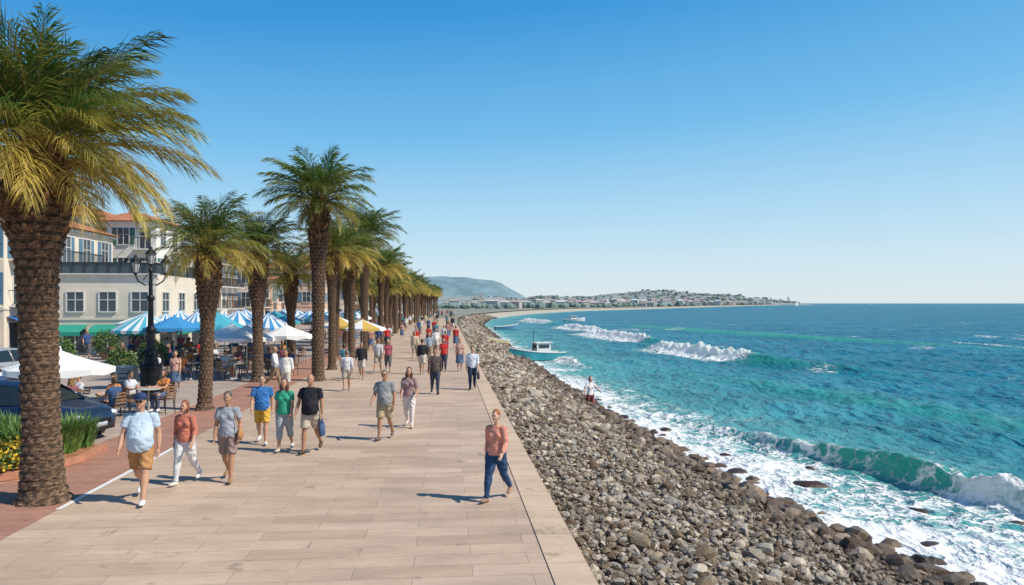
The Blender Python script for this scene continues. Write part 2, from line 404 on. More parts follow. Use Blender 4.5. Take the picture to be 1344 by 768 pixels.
c3=N.new('ShaderNodeMix'); c3.data_type='RGBA'; L.new(mask,c3.inputs[0]); L.new(c2.outputs[2],c3.inputs[6]); c3.inputs[7].default_value=(.84,.86,.86,1)
w1=tex(.35,5,.8,(1,.55,1)); w2=tex(2.2,6,.6,(1,.6,1)); w3=tex(.9,5,1.2,(1,.5,1))
hh=math_('ADD',math_('MULTIPLY',w1.outputs['Fac'],1.0),math_('MULTIPLY',w2.outputs['Fac'],.30)); hh=math_('ADD',hh,math_('MULTIPLY',w3.outputs['Fac'],.55))
hh=math_('ADD',hh,math_('MULTIPLY',mask,.05)); hh=math_('ADD',hh,math_('MULTIPLY',math_('MULTIPLY',nzf.outputs['Fac'],mask),.06))
bp=N.new('ShaderNodeBump'); bp.inputs['Distance'].default_value=.95; bp.inputs['Strength'].default_value=.95; L.new(hh,bp.inputs['Height'])
df=N.new('ShaderNodeBsdfDiffuse'); L.new(c3.outputs[2],df.inputs[0]); L.new(bp.outputs[0],df.inputs['Normal'])
trn=N.new('ShaderNodeBsdfTranslucent'); L.new(c3.outputs[2],trn.inputs[0])
gls=N.new('ShaderNodeBsdfGlossy'); gls.inputs['Roughness'].default_value=.14; L.new(bp.outputs[0],gls.inputs['Normal'])
mA=N.new('ShaderNodeMixShader'); L.new(math_('MULTIPLY',attr('green'),.6),mA.inputs[0]); L.new(df.outputs[0],mA.inputs[1]); L.new(trn.outputs[0],mA.inputs[2])
fr=N.new('ShaderNodeFresnel'); fr.inputs[0].default_value=1.33; L.new(bp.outputs[0],fr.inputs['Normal'])
ff=math_('MULTIPLY',math_('MULTIPLY',fr.outputs[0],.55),math_('SUBTRACT',1,mask,clamp=True))
mB=N.new('ShaderNodeMixShader'); L.new(ff,mB.inputs[0]); L.new(mA.outputs[0],mB.inputs[1]); L.new(gls.outputs[0],mB.inputs[2])
L.new(mB.outputs[0],N['Material Output'].inputs[0])
put('sea',np_mesh('sea',V,grid_faces(len(rows),len(tans)),[m],True,{'foam':foam.ravel(),'shallow':shallow.ravel(),'green':np.clip(green,0,1).ravel()}))
print('sea',time.time()-T0)

# ------------------------------------------------------------ hills
def hill(name,x0,x1,d0,d1,fn,m,nx=160,nd=60):
    xs=np.linspace(x0,x1,nx); dd=np.linspace(d0,d1,nd); DD,XX=np.meshgrid(dd,xs,indexing='ij')
    Z=fn(XX,DD)
    V=np.stack([XX,DD,Z],-1).reshape(-1,3)
    put(name,np_mesh(name,V,grid_faces(nd,nx),[m])); return xs,dd,Z
m_hill=mat('hill_scrub_hazed',(.16,.25,.29),1,.25,.012)  # bluish aerial haze is mixed into the scrub colour
m_head=mat('headland_scrub_hazed',(.24,.29,.28),1,.3,.02)  # scrub greyed and paled: distance haze painted into the base colour
def hf(X_,D_):
    e=np.interp(X_,[-3500,-1500,-900,-560,-380,-250,-60,60,150],[150,190,160,160,150,138,110,45,-5])
    return e*np.exp(-((D_-4000)/420)**2)*(.82+.36*fbm(X_,D_,.006,3))-6
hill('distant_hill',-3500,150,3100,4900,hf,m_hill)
def hf2(X_,D_):
    e=np.interp(X_,[-600,-200,0,150,300,420,520,620,760,830,880],[34,30,22,24,30,40,42,34,24,14,-4])
    return e*np.exp(-((D_-2450)/260)**2)*(.7+.6*fbm(X_,D_,.012,13))-3
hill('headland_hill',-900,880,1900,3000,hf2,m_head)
mb=MB()
tw=[mat('town_white_hazed',(.54,.57,.58),.9,.05),mat('town_cream_hazed',(.48,.47,.44),.9,.05),mat('town_pink_hazed',(.43,.40,.37),.9,.05),mat('roof_tile_hazed',(.42,.33,.30),.9,.1),mat('town_window_hazed',(.25,.3,.35),.4,.05),mat('town_trees_hazed',(.17,.24,.21),.95,.2)]  # distance haze painted into wall, roof, window and tree colours
def house(x,d,z,w_,h_,l_):
    k=random.choice([0,1,1,2]); r=R(-.3,.3)
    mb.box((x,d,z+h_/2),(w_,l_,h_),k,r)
    q=Matrix.Rotation(r,3,'Z'); hw,hl=w_/2+.3,l_/2+.3
    vs=[q@Vector(v)+Vector((x,d,z+h_+.02)) for v in[(-hw,-hl,0),(hw,-hl,0),(hw,hl,0),(-hw,hl,0),(-hw*.6,0,h_*.22),(hw*.6,0,h_*.22)]]
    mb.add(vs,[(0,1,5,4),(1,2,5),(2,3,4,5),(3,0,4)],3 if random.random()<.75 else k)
    nf=max(1,int(h_/3)); nc=max(2,int(w_/3))
    for a in range(nf):
        for c_ in range(nc):
            p=q@Vector((-w_/2+(c_+.5)*w_/nc,-l_/2-.03,0))
            mb.box((x+p.x,d+p.y,z+1.6+a*h_/nf),(1.1,.06,1.4),4,r)
def clump(x,d,z,r):
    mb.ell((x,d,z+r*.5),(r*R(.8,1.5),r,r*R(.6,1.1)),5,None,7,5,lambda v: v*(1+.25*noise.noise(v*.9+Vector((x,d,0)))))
for _ in range(300):
    x=R(-120,840); d=R(2180,2430); z=float(hf2(np.array(x),np.array(d)))
    if x>700 and random.random()<.5: continue
    house(x,d,z-1,R(7,13),R(3.5,6),10)
    clump(x+R(-20,20),d-R(5,30),z,R(2,5))
for _ in range(220):
    d=R(900,2100); x=float(edgeX(d))-R(20,240); house(x,d,0,R(7,12),R(3.5,8),12)
    clump(x+R(-20,20),d-R(5,20),0,R(2,5))
for _ in range(60):
    d=R(480,900); x=float(edgeX(d))-R(30,130); house(x,d,0,R(6,9),R(3,5),8)
    for _k in range(3): clump(x+R(-20,20),d-R(5,25),0,R(1.5,3))
mb.box((845,2330,14),(5,5,16),0)
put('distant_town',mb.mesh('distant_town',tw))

# ------------------------------------------------------------ palms
m,N,L=nt('palm_frond'); M_FR=m; b=N['Principled BSDF']; b.inputs['Roughness'].default_value=.45; b.inputs['Specular IOR Level'].default_value=.45
a=N.new('ShaderNodeVertexColor'); a.layer_name='Col'; L.new(a.outputs[0],b.inputs['Base Color'])
tr=N.new('ShaderNodeBsdfTranslucent'); L.new(a.outputs[0],tr.inputs[0]); ms=N.new('ShaderNodeMixShader'); ms.inputs[0].default_value=.38
L.new(b.outputs[0],ms.inputs[1]); L.new(tr.outputs[0],ms.inputs[2]); L.new(ms.outputs[0],N['Material Output'].inputs[0])
m,N,L=nt('palm_bark'); M_BK=m; b=N['Principled BSDF']; b.inputs['Roughness'].default_value=.95
a=N.new('ShaderNodeVertexColor'); a.layer_name='Col'
tc=N.new('ShaderNodeTexCoord'); mp=N.new('ShaderNodeMapping'); mp.inputs['Scale'].default_value=(6,6,22); L.new(tc.outputs['Object'],mp.inputs[0])
n=N.new('ShaderNodeTexNoise'); n.inputs['Scale'].default_value=1.5; n.inputs['Detail'].default_value=8; L.new(mp.outputs[0],n.inputs['Vector'])
mr=N.new('ShaderNodeMapRange'); mr.inputs[1].default_value=.3; mr.inputs[2].default_value=.7; mr.inputs[3].default_value=.35; mr.inputs[4].default_value=1.55; L.new(n.outputs['Fac'],mr.inputs[0])
mx=N.new('ShaderNodeMix'); mx.data_type='RGBA'; mx.blend_type='MULTIPLY'; mx.inputs[0].default_value=1; L.new(a.outputs[0],mx.inputs[6]); L.new(mr.outputs[0],mx.inputs[7]); L.new(mx.outputs[2],b.inputs['Base Color'])
bp=N.new('ShaderNodeBump'); bp.inputs['Distance'].default_value=.05; L.new(n.outputs['Fac'],bp.inputs['Height']); L.new(bp.outputs[0],b.inputs['Normal'])

def palm_mesh(name,h,prof,L_,nf,nl,seed,stubs=150,yellow=1.,wid=.03,gt=.32):
    rd=random.Random(seed); V=[];Fc=[];Cc=[];MI=[]
    seg=44; nz=int(h/.03); lean=rd.uniform(-.15,.15)
    zs=[p[0] for p in prof]; rs_=[p[1] for p in prof]
    for i in range(nz+1):
        z=h*i/nz; r0=float(np.interp(z/h,zs,rs_)); cx=lean*math.sin(z/h*1.5)
        row=int(z/.15); fz=z/.15-row
        for k in range(seg):
            u=k/seg*11+(row%2)*.5; fu=u-math.floor(u); tri=1-abs(fu-.5)*2
            lim=.25+.75*tri
            sc=(1+.16*(fz if fz<lim else .15*fz))
            sc*=1+.07*noise.noise(Vector((k*.9,i*.5,seed)))
            r=r0*sc; a_=2*math.pi*k/seg
            V.append((cx+r*math.cos(a_),r*math.sin(a_),z-.05))
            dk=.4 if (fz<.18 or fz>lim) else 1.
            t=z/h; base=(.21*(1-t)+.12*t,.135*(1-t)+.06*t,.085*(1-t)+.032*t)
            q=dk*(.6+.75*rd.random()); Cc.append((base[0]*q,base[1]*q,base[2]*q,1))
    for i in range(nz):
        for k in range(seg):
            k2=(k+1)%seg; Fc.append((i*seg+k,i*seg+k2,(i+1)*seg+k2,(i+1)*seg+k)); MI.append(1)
    top=Vector((lean*math.sin(1.5),0,h))
    for i in range(stubs):
        t=1-.28*rd.random()**1.0; z=h*t; r0=float(np.interp(t,zs,rs_)); a_=i*2.399
        o=Vector((math.cos(a_),math.sin(a_),0)); s_=Vector((-o.y,o.x,0)); c=Vector((lean*math.sin(t*1.5),0,z))
        p0=c+o*(r0*.85); d_=(o*rd.uniform(.35,.8)+Vector((0,0,1))*rd.uniform(.5,1)).normalized(); ln=rd.uniform(.12,.32)*h/6*1.0
        p1=p0+d_*ln; w0=.055
        n0=len(V); up=d_.cross(s_)
        for p,w_,th in((p0,w0,.03),(p1,w0*.55,.015)):
            for q in(s_*w_+up*th,-s_*w_+up*th,-s_*w_-up*th,s_*w_-up*th): V.append(tuple(p+q))
        cc=rd.uniform(.5,1.5); 
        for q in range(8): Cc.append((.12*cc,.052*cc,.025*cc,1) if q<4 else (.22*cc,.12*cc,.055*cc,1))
        for q in range(4): Fc.append((n0+q,n0+(q+1)%4,n0+4+(q+1)%4,n0+4+q)); MI.append(1)
        Fc.append((n0+4,n0+5,n0+6,n0+7)); MI.append(1)
    for i in range(nf):
        t=i/(nf-1); az_=i*2.39996+rd.uniform(-.25,.25)
        e0=math.radians(84-96*t**.85+rd.uniform(-9,9)); Lf=L_*(.80+.22*math.sin(min(1,t*1.25)*math.pi))*rd.uniform(.82,1.12)
        dr=math.radians(rd.uniform(30,62)+30*t); dead=t>.95
        if dead: e0=math.radians(-50+rd.uniform(-15,10)); dr=.4; Lf*=.5
        gold=min(1,max(0,(t-gt)*1.7+rd.uniform(-.3,.3)))*yellow
        g=(.06,.145,.028); go=(.50,.38,.085); br=(.26,.13,.05)
        base=[g[j]*(1-gold)+go[j]*gold for j in range(3)]
        if dead: base=br
        bright=rd.uniform(.6,1.35)
        side=Vector((-math.sin(az_),math.cos(az_),0)); o=Vector((math.cos(az_),math.sin(az_),0))
        p=top+o*.12+Vector((0,0,-.35*t)); NP=14; pts=[p.copy()]; tg=[]
        yaw=rd.uniform(-.25,.25)
        for j in range(NP):
            q=(j+.5)/NP; e_=e0-dr*q**1.4
            d_=(o*math.cos(e_)+Vector((0,0,math.sin(e_)))+side*yaw*q*.5).normalized(); p=p+d_*(Lf/NP); pts.append(p.copy()); tg.append(d_)
        tg.append(tg[-1])
        n0=len(V)
        for j,pp in enumerate(pts):
            w_=.028*(1-j/NP)+.006; upv=side.cross(tg[j])
            V.append(tuple(pp+side*w_)); V.append(tuple(pp-side*w_)); V.append(tuple(pp+upv*w_))
            for _ in range(3): Cc.append((.42,.34,.12,1))
        for j in range(NP):
            for q in range(3):
                q2=(q+1)%3; Fc.append((n0+j*3+q,n0+j*3+q2,n0+j*3+3+q2,n0+j*3+3+q)); MI.append(0)
        for j in range(nl):
            q=.16+.84*j/nl+rd.uniform(-.008,.008); fi=min(NP-1e-3,q*NP); k=int(fi); pp=pts[k].lerp(pts[k+1],fi-k); d_=tg[k]
            ll=Lf*.37*math.sin(math.pi*(.14+.78*q))**.8*rd.uniform(.75,1.2)
            for sg in(-1,1):
                v1=(d_*(.6+.6*q)+side*sg*rd.uniform(.45,.75)*(1.1-.5*q)+Vector((0,0,rd.uniform(-.1,.22)))).normalized()
                v2=(v1+Vector((0,0,-rd.uniform(.2,.9)))).normalized()
                p1=pp+v1*ll*.5; p2=p1+v2*ll*.55; wv=d_*wid*.5*(L_/2.4)
                n0=len(V)
                for x_ in(pp-wv*.5,pp+wv*.5,p1+wv,p1-wv,p2): V.append(tuple(x_))
                c_=bright*rd.uniform(.6,1.4)
                for x_ in range(5):
                    g2=base if x_<4 or dead else [base[y]*.45+go[y]*.55 for y in range(3)]
                    Cc.append((g2[0]*c_,g2[1]*c_,g2[2]*c_,1))
                Fc.append((n0,n0+1,n0+2,n0+3)); Fc.append((n0+3,n0+2,n0+4)); MI+= [0,0]
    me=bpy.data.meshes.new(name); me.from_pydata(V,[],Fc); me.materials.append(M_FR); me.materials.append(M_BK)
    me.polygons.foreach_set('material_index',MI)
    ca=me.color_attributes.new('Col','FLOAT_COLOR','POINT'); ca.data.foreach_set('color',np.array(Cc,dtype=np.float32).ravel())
    me.update(); return me
hero=palm_mesh('palm_tree_hero',6.15,[(0,.44),(.04,.34),(.2,.275),(.5,.28),(.66,.31),(.74,.40),(.84,.50),(.95,.42),(1,.2)],2.62,112,50,1,330,1.0,.032,.28)
pA=palm_mesh('palm_tree_a',5.4,[(0,.33),(.05,.22),(.3,.19),(.55,.21),(.70,.34),(.9,.38),(1,.15)],2.0,70,32,2,190,1.0,.042)
pB=palm_mesh('palm_tree_b',8.05,[(0,.36),(.04,.26),(.3,.24),(.6,.28),(.78,.40),(.92,.40),(1,.15)],2.6,76,34,5,190,.55,.046,.36)
pC=palm_mesh('palm_tree_c',6.6,[(0,.30),(.05,.21),(.4,.18),(.7,.24),(.85,.34),(.95,.3),(1,.12)],2.2,58,26,9,110,1.25,.06)
put('palm_tree',hero,(-8.05,13.1,0),.6)
def pt(me,x,y,rz=0,sc=1): put('palm_tree',me,(x,y,0),rz,sc)
pt(pA,-9.8,24.3,0,.98); pt(pA,-11,33,2,1.07); pt(pB,-8.5,33.4,1,1.0); pt(pA,-11.8,41,4,.95)
pt(pC,-9.2,39,.3,.93); pt(pC,-11.3,49,2,1.0); pt(pC,-10.0,47.5,4,1.0)
d=56
while d<255:
    x=-5.6-.0875*d if d<120 else -5.6-.0875*120-(d-120)*.065
    pt(random.choice([pC,pC,pB,pA]) if d<110 else pC,x+R(-.3,.3),d+R(-1,1),R(0,6),R(.92,1.08))
    pt(random.choice([pC,pA]),x-2.6+R(-.3,.3),d+3+R(-1,1),R(0,6),R(.92,1.12))
    d+=7.5
print('palms',time.time()-T0)

# ------------------------------------------------------------ people
SK=dict(a=(.52,.29,.19),b=(.42,.22,.135),c=(.60,.37,.27))
def ev_mesh(mb,voxel,smooth=4):
    me=mb.mesh('tmp'); o=bpy.data.objects.new('tmp',me); col.objects.link(o)
    md=o.modifiers.new('r','REMESH'); md.mode='VOXEL'; md.voxel_size=voxel
    sm=o.modifiers.new('s','SMOOTH'); sm.factor=.5; sm.iterations=smooth
    dg=bpy.context.evaluated_depsgraph_get(); r=bpy.data.meshes.new_from_object(o.evaluated_get(dg))
    bpy.data.objects.remove(o); bpy.data.meshes.remove(me); return r
Fv=Vector((0,-1,0)); Up=Vector((0,0,1)); Sd=Vector((1,0,0))
def person_mesh(name,sex='m',fat=0.,top=(.5,.5,.5),sleeve='short',bot=(.3,.3,.3),btype='shorts',shoe=(.8,.8,.8),hair=(.08,.05,.03),hstyle='short',skin='a',
                stride=20,lead=1,arms=None,seated=False,hat=None,bag=None,vox=.014,glasses=False,folds=0.):
    sh=.186 if sex=='m' else .156; hipw=.165 if sex=='m' else .17
    body=MB(); shirt=MB(); pants=MB(); hairb=MB(); shoes=MB(); fine=MB()
    zP=.93
    for sg in(1,-1):
        if seated: th,ph,pp=86,88+sg*4,0
        elif sg==lead: th,ph,pp=stride,6,12 if stride>8 else 0
        else: th,ph,pp=-stride*.85,14+stride*.9,-max(0,stride-6)*1.6
        th,ph,pp=[math.radians(q) for q in(th,ph,pp)]
        hip=Vector((sg*.088,0,zP)); kd=Fv*math.sin(th)-Up*math.cos(th)+Sd*sg*.02; knee=hip+kd.normalized()*.43
        sdir=Fv*math.sin(th-ph)-Up*math.cos(th-ph); ank=knee+sdir*.41
        fd=(Fv*math.cos(pp)+Up*math.sin(pp)+Sd*sg*.16).normalized(); fdn=(fd.cross(Sd)).normalized()
        if fdn.z>0: fdn=-fdn
        body.tube([hip,hip.lerp(knee,.5),knee+Up*.04,knee,knee.lerp(ank,.3)-Fv*.012,knee.lerp(ank,.65),ank,ank+fdn*.04],[.083,.074,.060,.056,.060+.010*fat,.044,.035,.036],12)
        hb=ank-fd*.055+fdn*.045; 
        shoes.tube([hb-fd*.012,hb,ank+fd*.03+fdn*.042,ank+fd*.1+fdn*.055,ank+fd*.165+fdn*.062,ank+fd*.19+fdn*.064],[(.022,.02),(.036,.034),(.038,.042),(.046,.032),(.04,.024),(.02,.014)],12,0,Sd)
        shoes.tube([ank-fd*.005+Up*.0,ank+fdn*.05],[.044,.044],10)
        g=.012+fat*.012
        if btype in('shorts','jeans','capri'):
            pts_=[hip+Up*.03,hip.lerp(knee,.3),hip.lerp(knee,.62)]
            rr_=[.092+g,.094+g,.086+g] 
            if btype=='shorts': pts_.append(hip.lerp(knee,.86)); rr_.append(.084+g)
            elif btype=='jeans': pts_+= [knee,knee.lerp(ank,.35),knee.lerp(ank,.7),ank+Up*.0]; rr_+= [.066+g*.5,.064+g*.5,.053,.050]
            elif btype=='capri': pts_+= [knee,knee.lerp(ank,.45)]; rr_+= [.070+g*.5,.064+g*.5]
            pants.tube(pts_,rr_,14)
    if btype=='skirt':
        pants.tube([Vector((0,0,.98)),Vector((0,0,.85)),Vector((0,0,.62)),Vector((0,-.01,.46))],[(hipw*.85,.115),(hipw+.02,.14),(hipw+.045,.19),(hipw+.06,.22)],20)
    pants.tube([Vector((0,.005,.85)),Vector((0,.01,.9)),Vector((0,.005,.97)),Vector((0,0,1.04))],[(hipw*.75,.1),(hipw,.125+fat*.02),(hipw*.98,.118+fat*.03),(hipw*.88,.108+fat*.04)],18)
    bl=fat*.11
    if sex=='m':
        pr=[(.90,hipw+.012,.128+bl*.5,-bl*.3),(.98,hipw+.01+fat*.03,.124+bl*.8,-bl*.55),(1.08,.160+fat*.045,.118+bl,-bl*.75),(1.18,.170+fat*.03,.12+bl*.7,-bl*.4),(1.3,.192,.126+bl*.2,-.005),(1.38,.195,.115,0),(1.44,.155,.085,.01),(1.475,.085,.065,.01)]
    else:
        pr=[(.91,hipw+.012,.125+bl*.4,-bl*.2),(.98,hipw+.0+fat*.02,.118+bl*.6,-bl*.3),(1.08,.138+fat*.04,.102+bl*.8,-bl*.4),(1.18,.142+fat*.03,.108+bl*.4,-bl*.2),(1.27,.155,.115,-.008),(1.36,.160,.105,0),(1.43,.128,.075,.01),(1.465,.07,.058,.01)]
    shirt.tube([Vector((0,p[3],p[0])) for p in pr],[(p[1],p[2]) for p in pr],20)
    if sex=='f':
        for sg in(1,-1): shirt.ell((sg*.068,-.085,1.27),(.068,.055,.065))
    body.tube([Vector((0,.012,1.38)),Vector((0,.01,1.46)),Vector((0,-.008,1.58))],[.065,.054 if sex=='m' else .044,.052 if sex=='m' else .042],12)
    body.ell((0,.01,1.42),(.1,.06,.05))
    arms=arms or {}
    for sg in(1,-1):
        df=(-stride*.8 if sg==lead else stride*.9, 7+fat*6, 12 if sg==lead else 22)
        al,be,ep=[math.radians(q) for q in arms.get(sg,df)]
        s0=Vector((sg*(sh),.0,1.405)); ud=(Fv*math.sin(al)*math.cos(be)-Up*math.cos(al)*math.cos(be)+Sd*sg*math.sin(be)).normalized()
        elb=s0+ud*.285; be2=be*.3
        fdv=(Fv*math.sin(al+ep)-Up*math.cos(al+ep)*math.cos(be2)+Sd*sg*math.sin(be2)*.6).normalized(); wr=elb+fdv*.245
        body.tube([s0,s0.lerp(elb,.4),elb-ud*.03,elb,elb.lerp(wr,.25),elb.lerp(wr,.7),wr,wr+fdv*.02],[.054+fat*.01,.050+fat*.008,.041,.040,.044,.033,.026,.026],12)
        if sleeve!='none':
            k={'short':.62,'long':1,'half':1}[sleeve]
            ps=[s0-Sd*sg*.05+Up*.012,s0,s0.lerp(elb,.35),s0.lerp(elb,k)]; r_=[.062,.069+fat*.008,.067+fat*.01,.067+fat*.01 if k<1 else .052]
            if sleeve in('long','half'):
                ps.append(elb.lerp(wr,.4)); r_.append(.050)
                if sleeve=='long': ps.append(elb.lerp(wr,.93)); r_.append(.038)
            shirt.tube(ps,r_,12)
        else: shirt.ell(s0-Sd*sg*.045+Up*.01,(.045,.055,.05))
        wd=(Fv-fdv*Fv.dot(fdv)); wd=wd.normalized() if wd.length>.2 else (Up-fdv*Up.dot(fdv)).normalized()
        pn_=wd.cross(fdv).normalized()
        if pn_.x*sg>0: pn_=-pn_
        Mh=Matrix((wd,pn_,fdv)).transposed()
        fine.ell(wr+fdv*.048,(.040,.016,.052),0,Mh,12,8)
        for fi,(off,ln) in enumerate(((.028,.070),(.010,.080),(-.009,.074),(-.027,.058))):
            p0=wr+fdv*.085+wd*off; d1=(fdv+pn_*.25+wd*off*3).normalized(); d2=(fdv+pn_*.9).normalized(); d3=(fdv*.6+pn_).normalized()
            p1=p0+d1*ln*.45; p2=p1+d2*ln*.32; p3=p2+d3*ln*.25
            fine.tube([p0-fdv*.015,p0,p1,p2,p3],[.009,.0095,.009,.008,.005],6,0,wd)
        p0=wr+fdv*.03+wd*.03; p1=p0+(wd*.8+fdv*.6+pn_*.3).normalized()*.035; p2=p1+(fdv+wd*.25+pn_*.3).normalized()*.03
        fine.tube([p0-wd*.015,p0,p1,p2],[.012,.012,.0105,.006],6,0,pn_)
        if bag and bag[0]==sg:
            kind,bc=bag[1],bag[2]
            if kind=='shoulder':
                c=Vector((sg*(hipw+.075),-.03,.93)); fine.ell(c,(.05,.14,.115),6); 
                fine.tube([c+Vector((0,.09,.08)),Vector((sg*.17,.06,1.25)),Vector((sg*.12,0,1.47)),Vector((sg*.165,-.09,1.25)),c+Vector((0,-.09,.08))],[.011]*5,6,6)
            else:
                c=wr+fdv*.1; fine.tube([c,c-Up*.09],[(.05,.01),(.09,.02)],8,6,Fv); fine.tube([c-Up*.09,c-Up*.2,c-Up*.36,c-Up*.38],[(.11,.03),(.13,.055),(.13,.06),(.1,.04)],12,6,Fv)
    hc=Vector((0,-.025,1.645)); fw=1. if sex=='m' else .94
    def hfn(v):
        v=v.copy()
        if v.z<0:
            t=-v.z/.115; v.x*=1-.34*t*t; v.y*=1-.12*t; v.y-=.018*t
        else: v.y+=.008
        return v
    body.ell(hc,(.074*fw,.094,.118),0,None,18,14,hfn)
    body.ell(hc+Vector((0,-.094,-.012)),(.012,.018,.022)); body.ell(hc+Vector((0,-.1,-.022)),(.016,.014,.010))
    body.ell(hc+Vector((0,-.085,-.094)),(.022,.016,.016)); body.ell(hc+Vector((0,-.083,.03)),(.05,.014,.01))
    for sg in(1,-1):
        body.ell(hc+Vector((sg*.077*fw,.005,-.008)),(.009,.02,.032))
        fine.ell(hc+Vector((sg*.03,-.083,.008)),(.0145,.009,.008),3,None,8,6)
        fine.ell(hc+Vector((sg*.03,-.0905,.008)),(.0065,.004,.0065),4,None,8,6)
        fine.ell(hc+Vector((sg*.031,-.091,.027)),(.019,.006,.004),2,None,8,5)
    fine.ell(hc+Vector((0,-.096,-.058)),(.024,.007,.0075),5,None,10,6)
    if glasses:
        for sg in(1,-1): fine.ell(hc+Vector((sg*.031,-.098,.006)),(.024,.006,.017),4,None,10,6)
        fine.tube([hc+Vector((-.075,0,.01)),hc+Vector((-.055,-.092,.01)),hc+Vector((.055,-.092,.01)),hc+Vector((.075,0,.01))],[.004]*4,5,4)
    if hstyle!='bald':
        hairb.ell(hc+Vector((0,.026,.030)),(.083*fw,.096,.104),0,None,18,12)
        if hstyle=='short' : hairb.ell(hc+Vector((0,.05,-.01)),(.072*fw,.06,.075))
        if hstyle in('bob','long'):
            hairb.ell(hc+Vector((0,.045,-.03)),(.088*fw,.068,.11))
            for sg in(1,-1): hairb.ell(hc+Vector((sg*.07,.012,-.05)),(.024,.045,.085))
        if hstyle=='long':
            hairb.tube([hc+Vector((0,.05,0)),hc+Vector((0,.075,-.12)),hc+Vector((0,.09,-.24))],[(.085,.05),(.1,.04),(.06,.02)],12)
            for sg in(1,-1): hairb.tube([hc+Vector((sg*.07,0,-.03)),hc+Vector((sg*.085,-.005,-.13)),hc+Vector((sg*.08,-.04,-.23))],[.03,.032,.014],8)
        if hstyle=='bun': hairb.ell(hc+Vector((0,.115,.05)),(.04,.04,.04)); hairb.ell(hc+Vector((0,.05,-.02)),(.075*fw,.06,.075))
    else:
        hairb.ell(hc+Vector((0,.045,-.02)),(.077,.056,.05))
    if hat:
        fine.lathe([(.092,.035),(.096,.06),(.088,.105),(.055,.135),(.01,.142)],16,hc+Vector((0,.01,0)),7)
        fine.ell(hc+Vector((0,-.115,.045)),(.07,.075,.012),7,None,14,6)
    parts=[(ev_mesh(body,vox*.8,3),0),(ev_mesh(hairb,vox,2),2),(ev_mesh(shirt,vox,4),1),(ev_mesh(pants,vox,4),8),(ev_mesh(shoes,vox*.8,2),9)]
    ml=[skinm(SK[skin]),cloth(top),mat('hair_%02d_%02d'%(int(hair[0]*99),int(hair[1]*99)),hair,.6,.3,40,.004,60),mat('eye_white',(.7,.68,.65),.3,.02),mat('eye_dark',(.02,.015,.012),.25,.02),
        mat('lips',(.35,.12,.10),.5,.05),cloth(bag[2] if bag else (.3,.2,.1),'bag'),cloth(hat or (.05,.05,.1),'hat'),cloth(bot),cloth(shoe,'shoe')]
    me=bpy.data.meshes.new(name); 
    for m_ in ml: me.materials.append(m_)
    bm=bmesh.new()
    for pm,mi in parts:
        n0=len(bm.faces)
        if folds>0 and mi in(1,8):
            nv=len(pm.vertices); co=np.empty(nv*3,dtype=np.float32); no=np.empty(nv*3,dtype=np.float32)
            pm.vertices.foreach_get('co',co); pm.vertices.foreach_get('normal',no); co=co.reshape(-1,3); no=no.reshape(-1,3)
            q=np.array([noise.noise(Vector((c[0]*7,c[1]*7,c[2]*13+abs(c[0])*14)))+.5*noise.noise(Vector((c[0]*16,c[1]*16,c[2]*26))) for c in co.tolist()],dtype=np.float32)
            co+=no*(folds*q)[:,None]; pm.vertices.foreach_set('co',co.ravel())
        bm.from_mesh(pm); bm.faces.ensure_lookup_table()
        for f in bm.faces[n0:]: f.material_index=mi
        bpy.data.meshes.remove(pm)
    fm=fine.mesh('f'); n0=len(bm.faces); bm.from_mesh(fm); bm.faces.ensure_lookup_table()
    for f,mi in zip(bm.faces[n0:],fine.m): f.material_index=mi
    bpy.data.meshes.remove(fm)
    zmin=min(v.co.z for v in bm.verts)
    for v in bm.verts: v.co.z-=zmin
    for f in bm.faces: f.smooth=True
    bm.to_mesh(me); bm.free()
    return me
def walker(name,x,y,H_,yaw=0,**kw):
    me=person_mesh(name,folds=.012,**kw); s=H_/1.765
    put(name,me,(x,y,0.002),math.radians(yaw),s)
MAN='walking_man'; WOM='walking_woman'
walker(MAN,-6.35,13.05,1.9,10,sex='m',fat=.8,top=(.46,.57,.68),bot=(.42,.22,.09),btype='shorts',shoe=(.75,.75,.75),hat=(.03,.05,.12),hair=(.2,.18,.16),stride=21,lead=1,skin='a',vox=.012,arms={1:(-12,13,22),-1:(12,13,26)},glasses=True)
walker(WOM,-6.15,14.35,1.60,-6,sex='f',fat=.25,top=(.5,.17,.12),sleeve='half',bot=(.62,.62,.64),btype='jeans',shoe=(.7,.66,.6),hair=(.22,.07,.03),hstyle='bob',stride=17,lead=-1,skin='a',vox=.012,arms={1:(6,16,28),-1:(-8,12,20)})
walker(WOM,-5.42,14.55,1.74,4,sex='f',fat=.5,top=(.30,.32,.37),sleeve='short',bot=(.28,.2,.18),btype='shorts',shoe=(.3,.18,.1),hair=(.08,.07,.06),hstyle='short',stride=15,lead=1,skin='b',vox=.012,bag=(1,'shoulder',(.42,.22,.1)),arms={1:(-10,14,40),-1:(8,10,15)})
walker(MAN,-6.03,18.4,1.69,12,sex='m',fat=.35,top=(.04,.16,.42),bot=(.65,.38,.06),btype='shorts',shoe=(.6,.6,.6),hair=(.1,.08,.06),stride=15,lead=1,skin='a')
walker(WOM,-5.22,17.5,1.70,0,sex='f',fat=.35,top=(.04,.32,.2),sleeve='short',bot=(.34,.36,.38),btype='capri',shoe=(.55,.5,.45),hair=(.12,.05,.03),hstyle='long',stride=12,lead=-1,skin='a')
walker(MAN,-4.58,17.35,1.82,-5,sex='m',fat=.6,top=(.02,.02,.028),bot=(.5,.42,.33),btype='shorts',shoe=(.1,.06,.04),hair=(.15,.12,.1),hstyle='bald',stride=17,lead=-1,skin='b',bag=(1,'tote',(.06,.1,.2)),arms={-1:(5,16,30),1:(-5,12,10)})
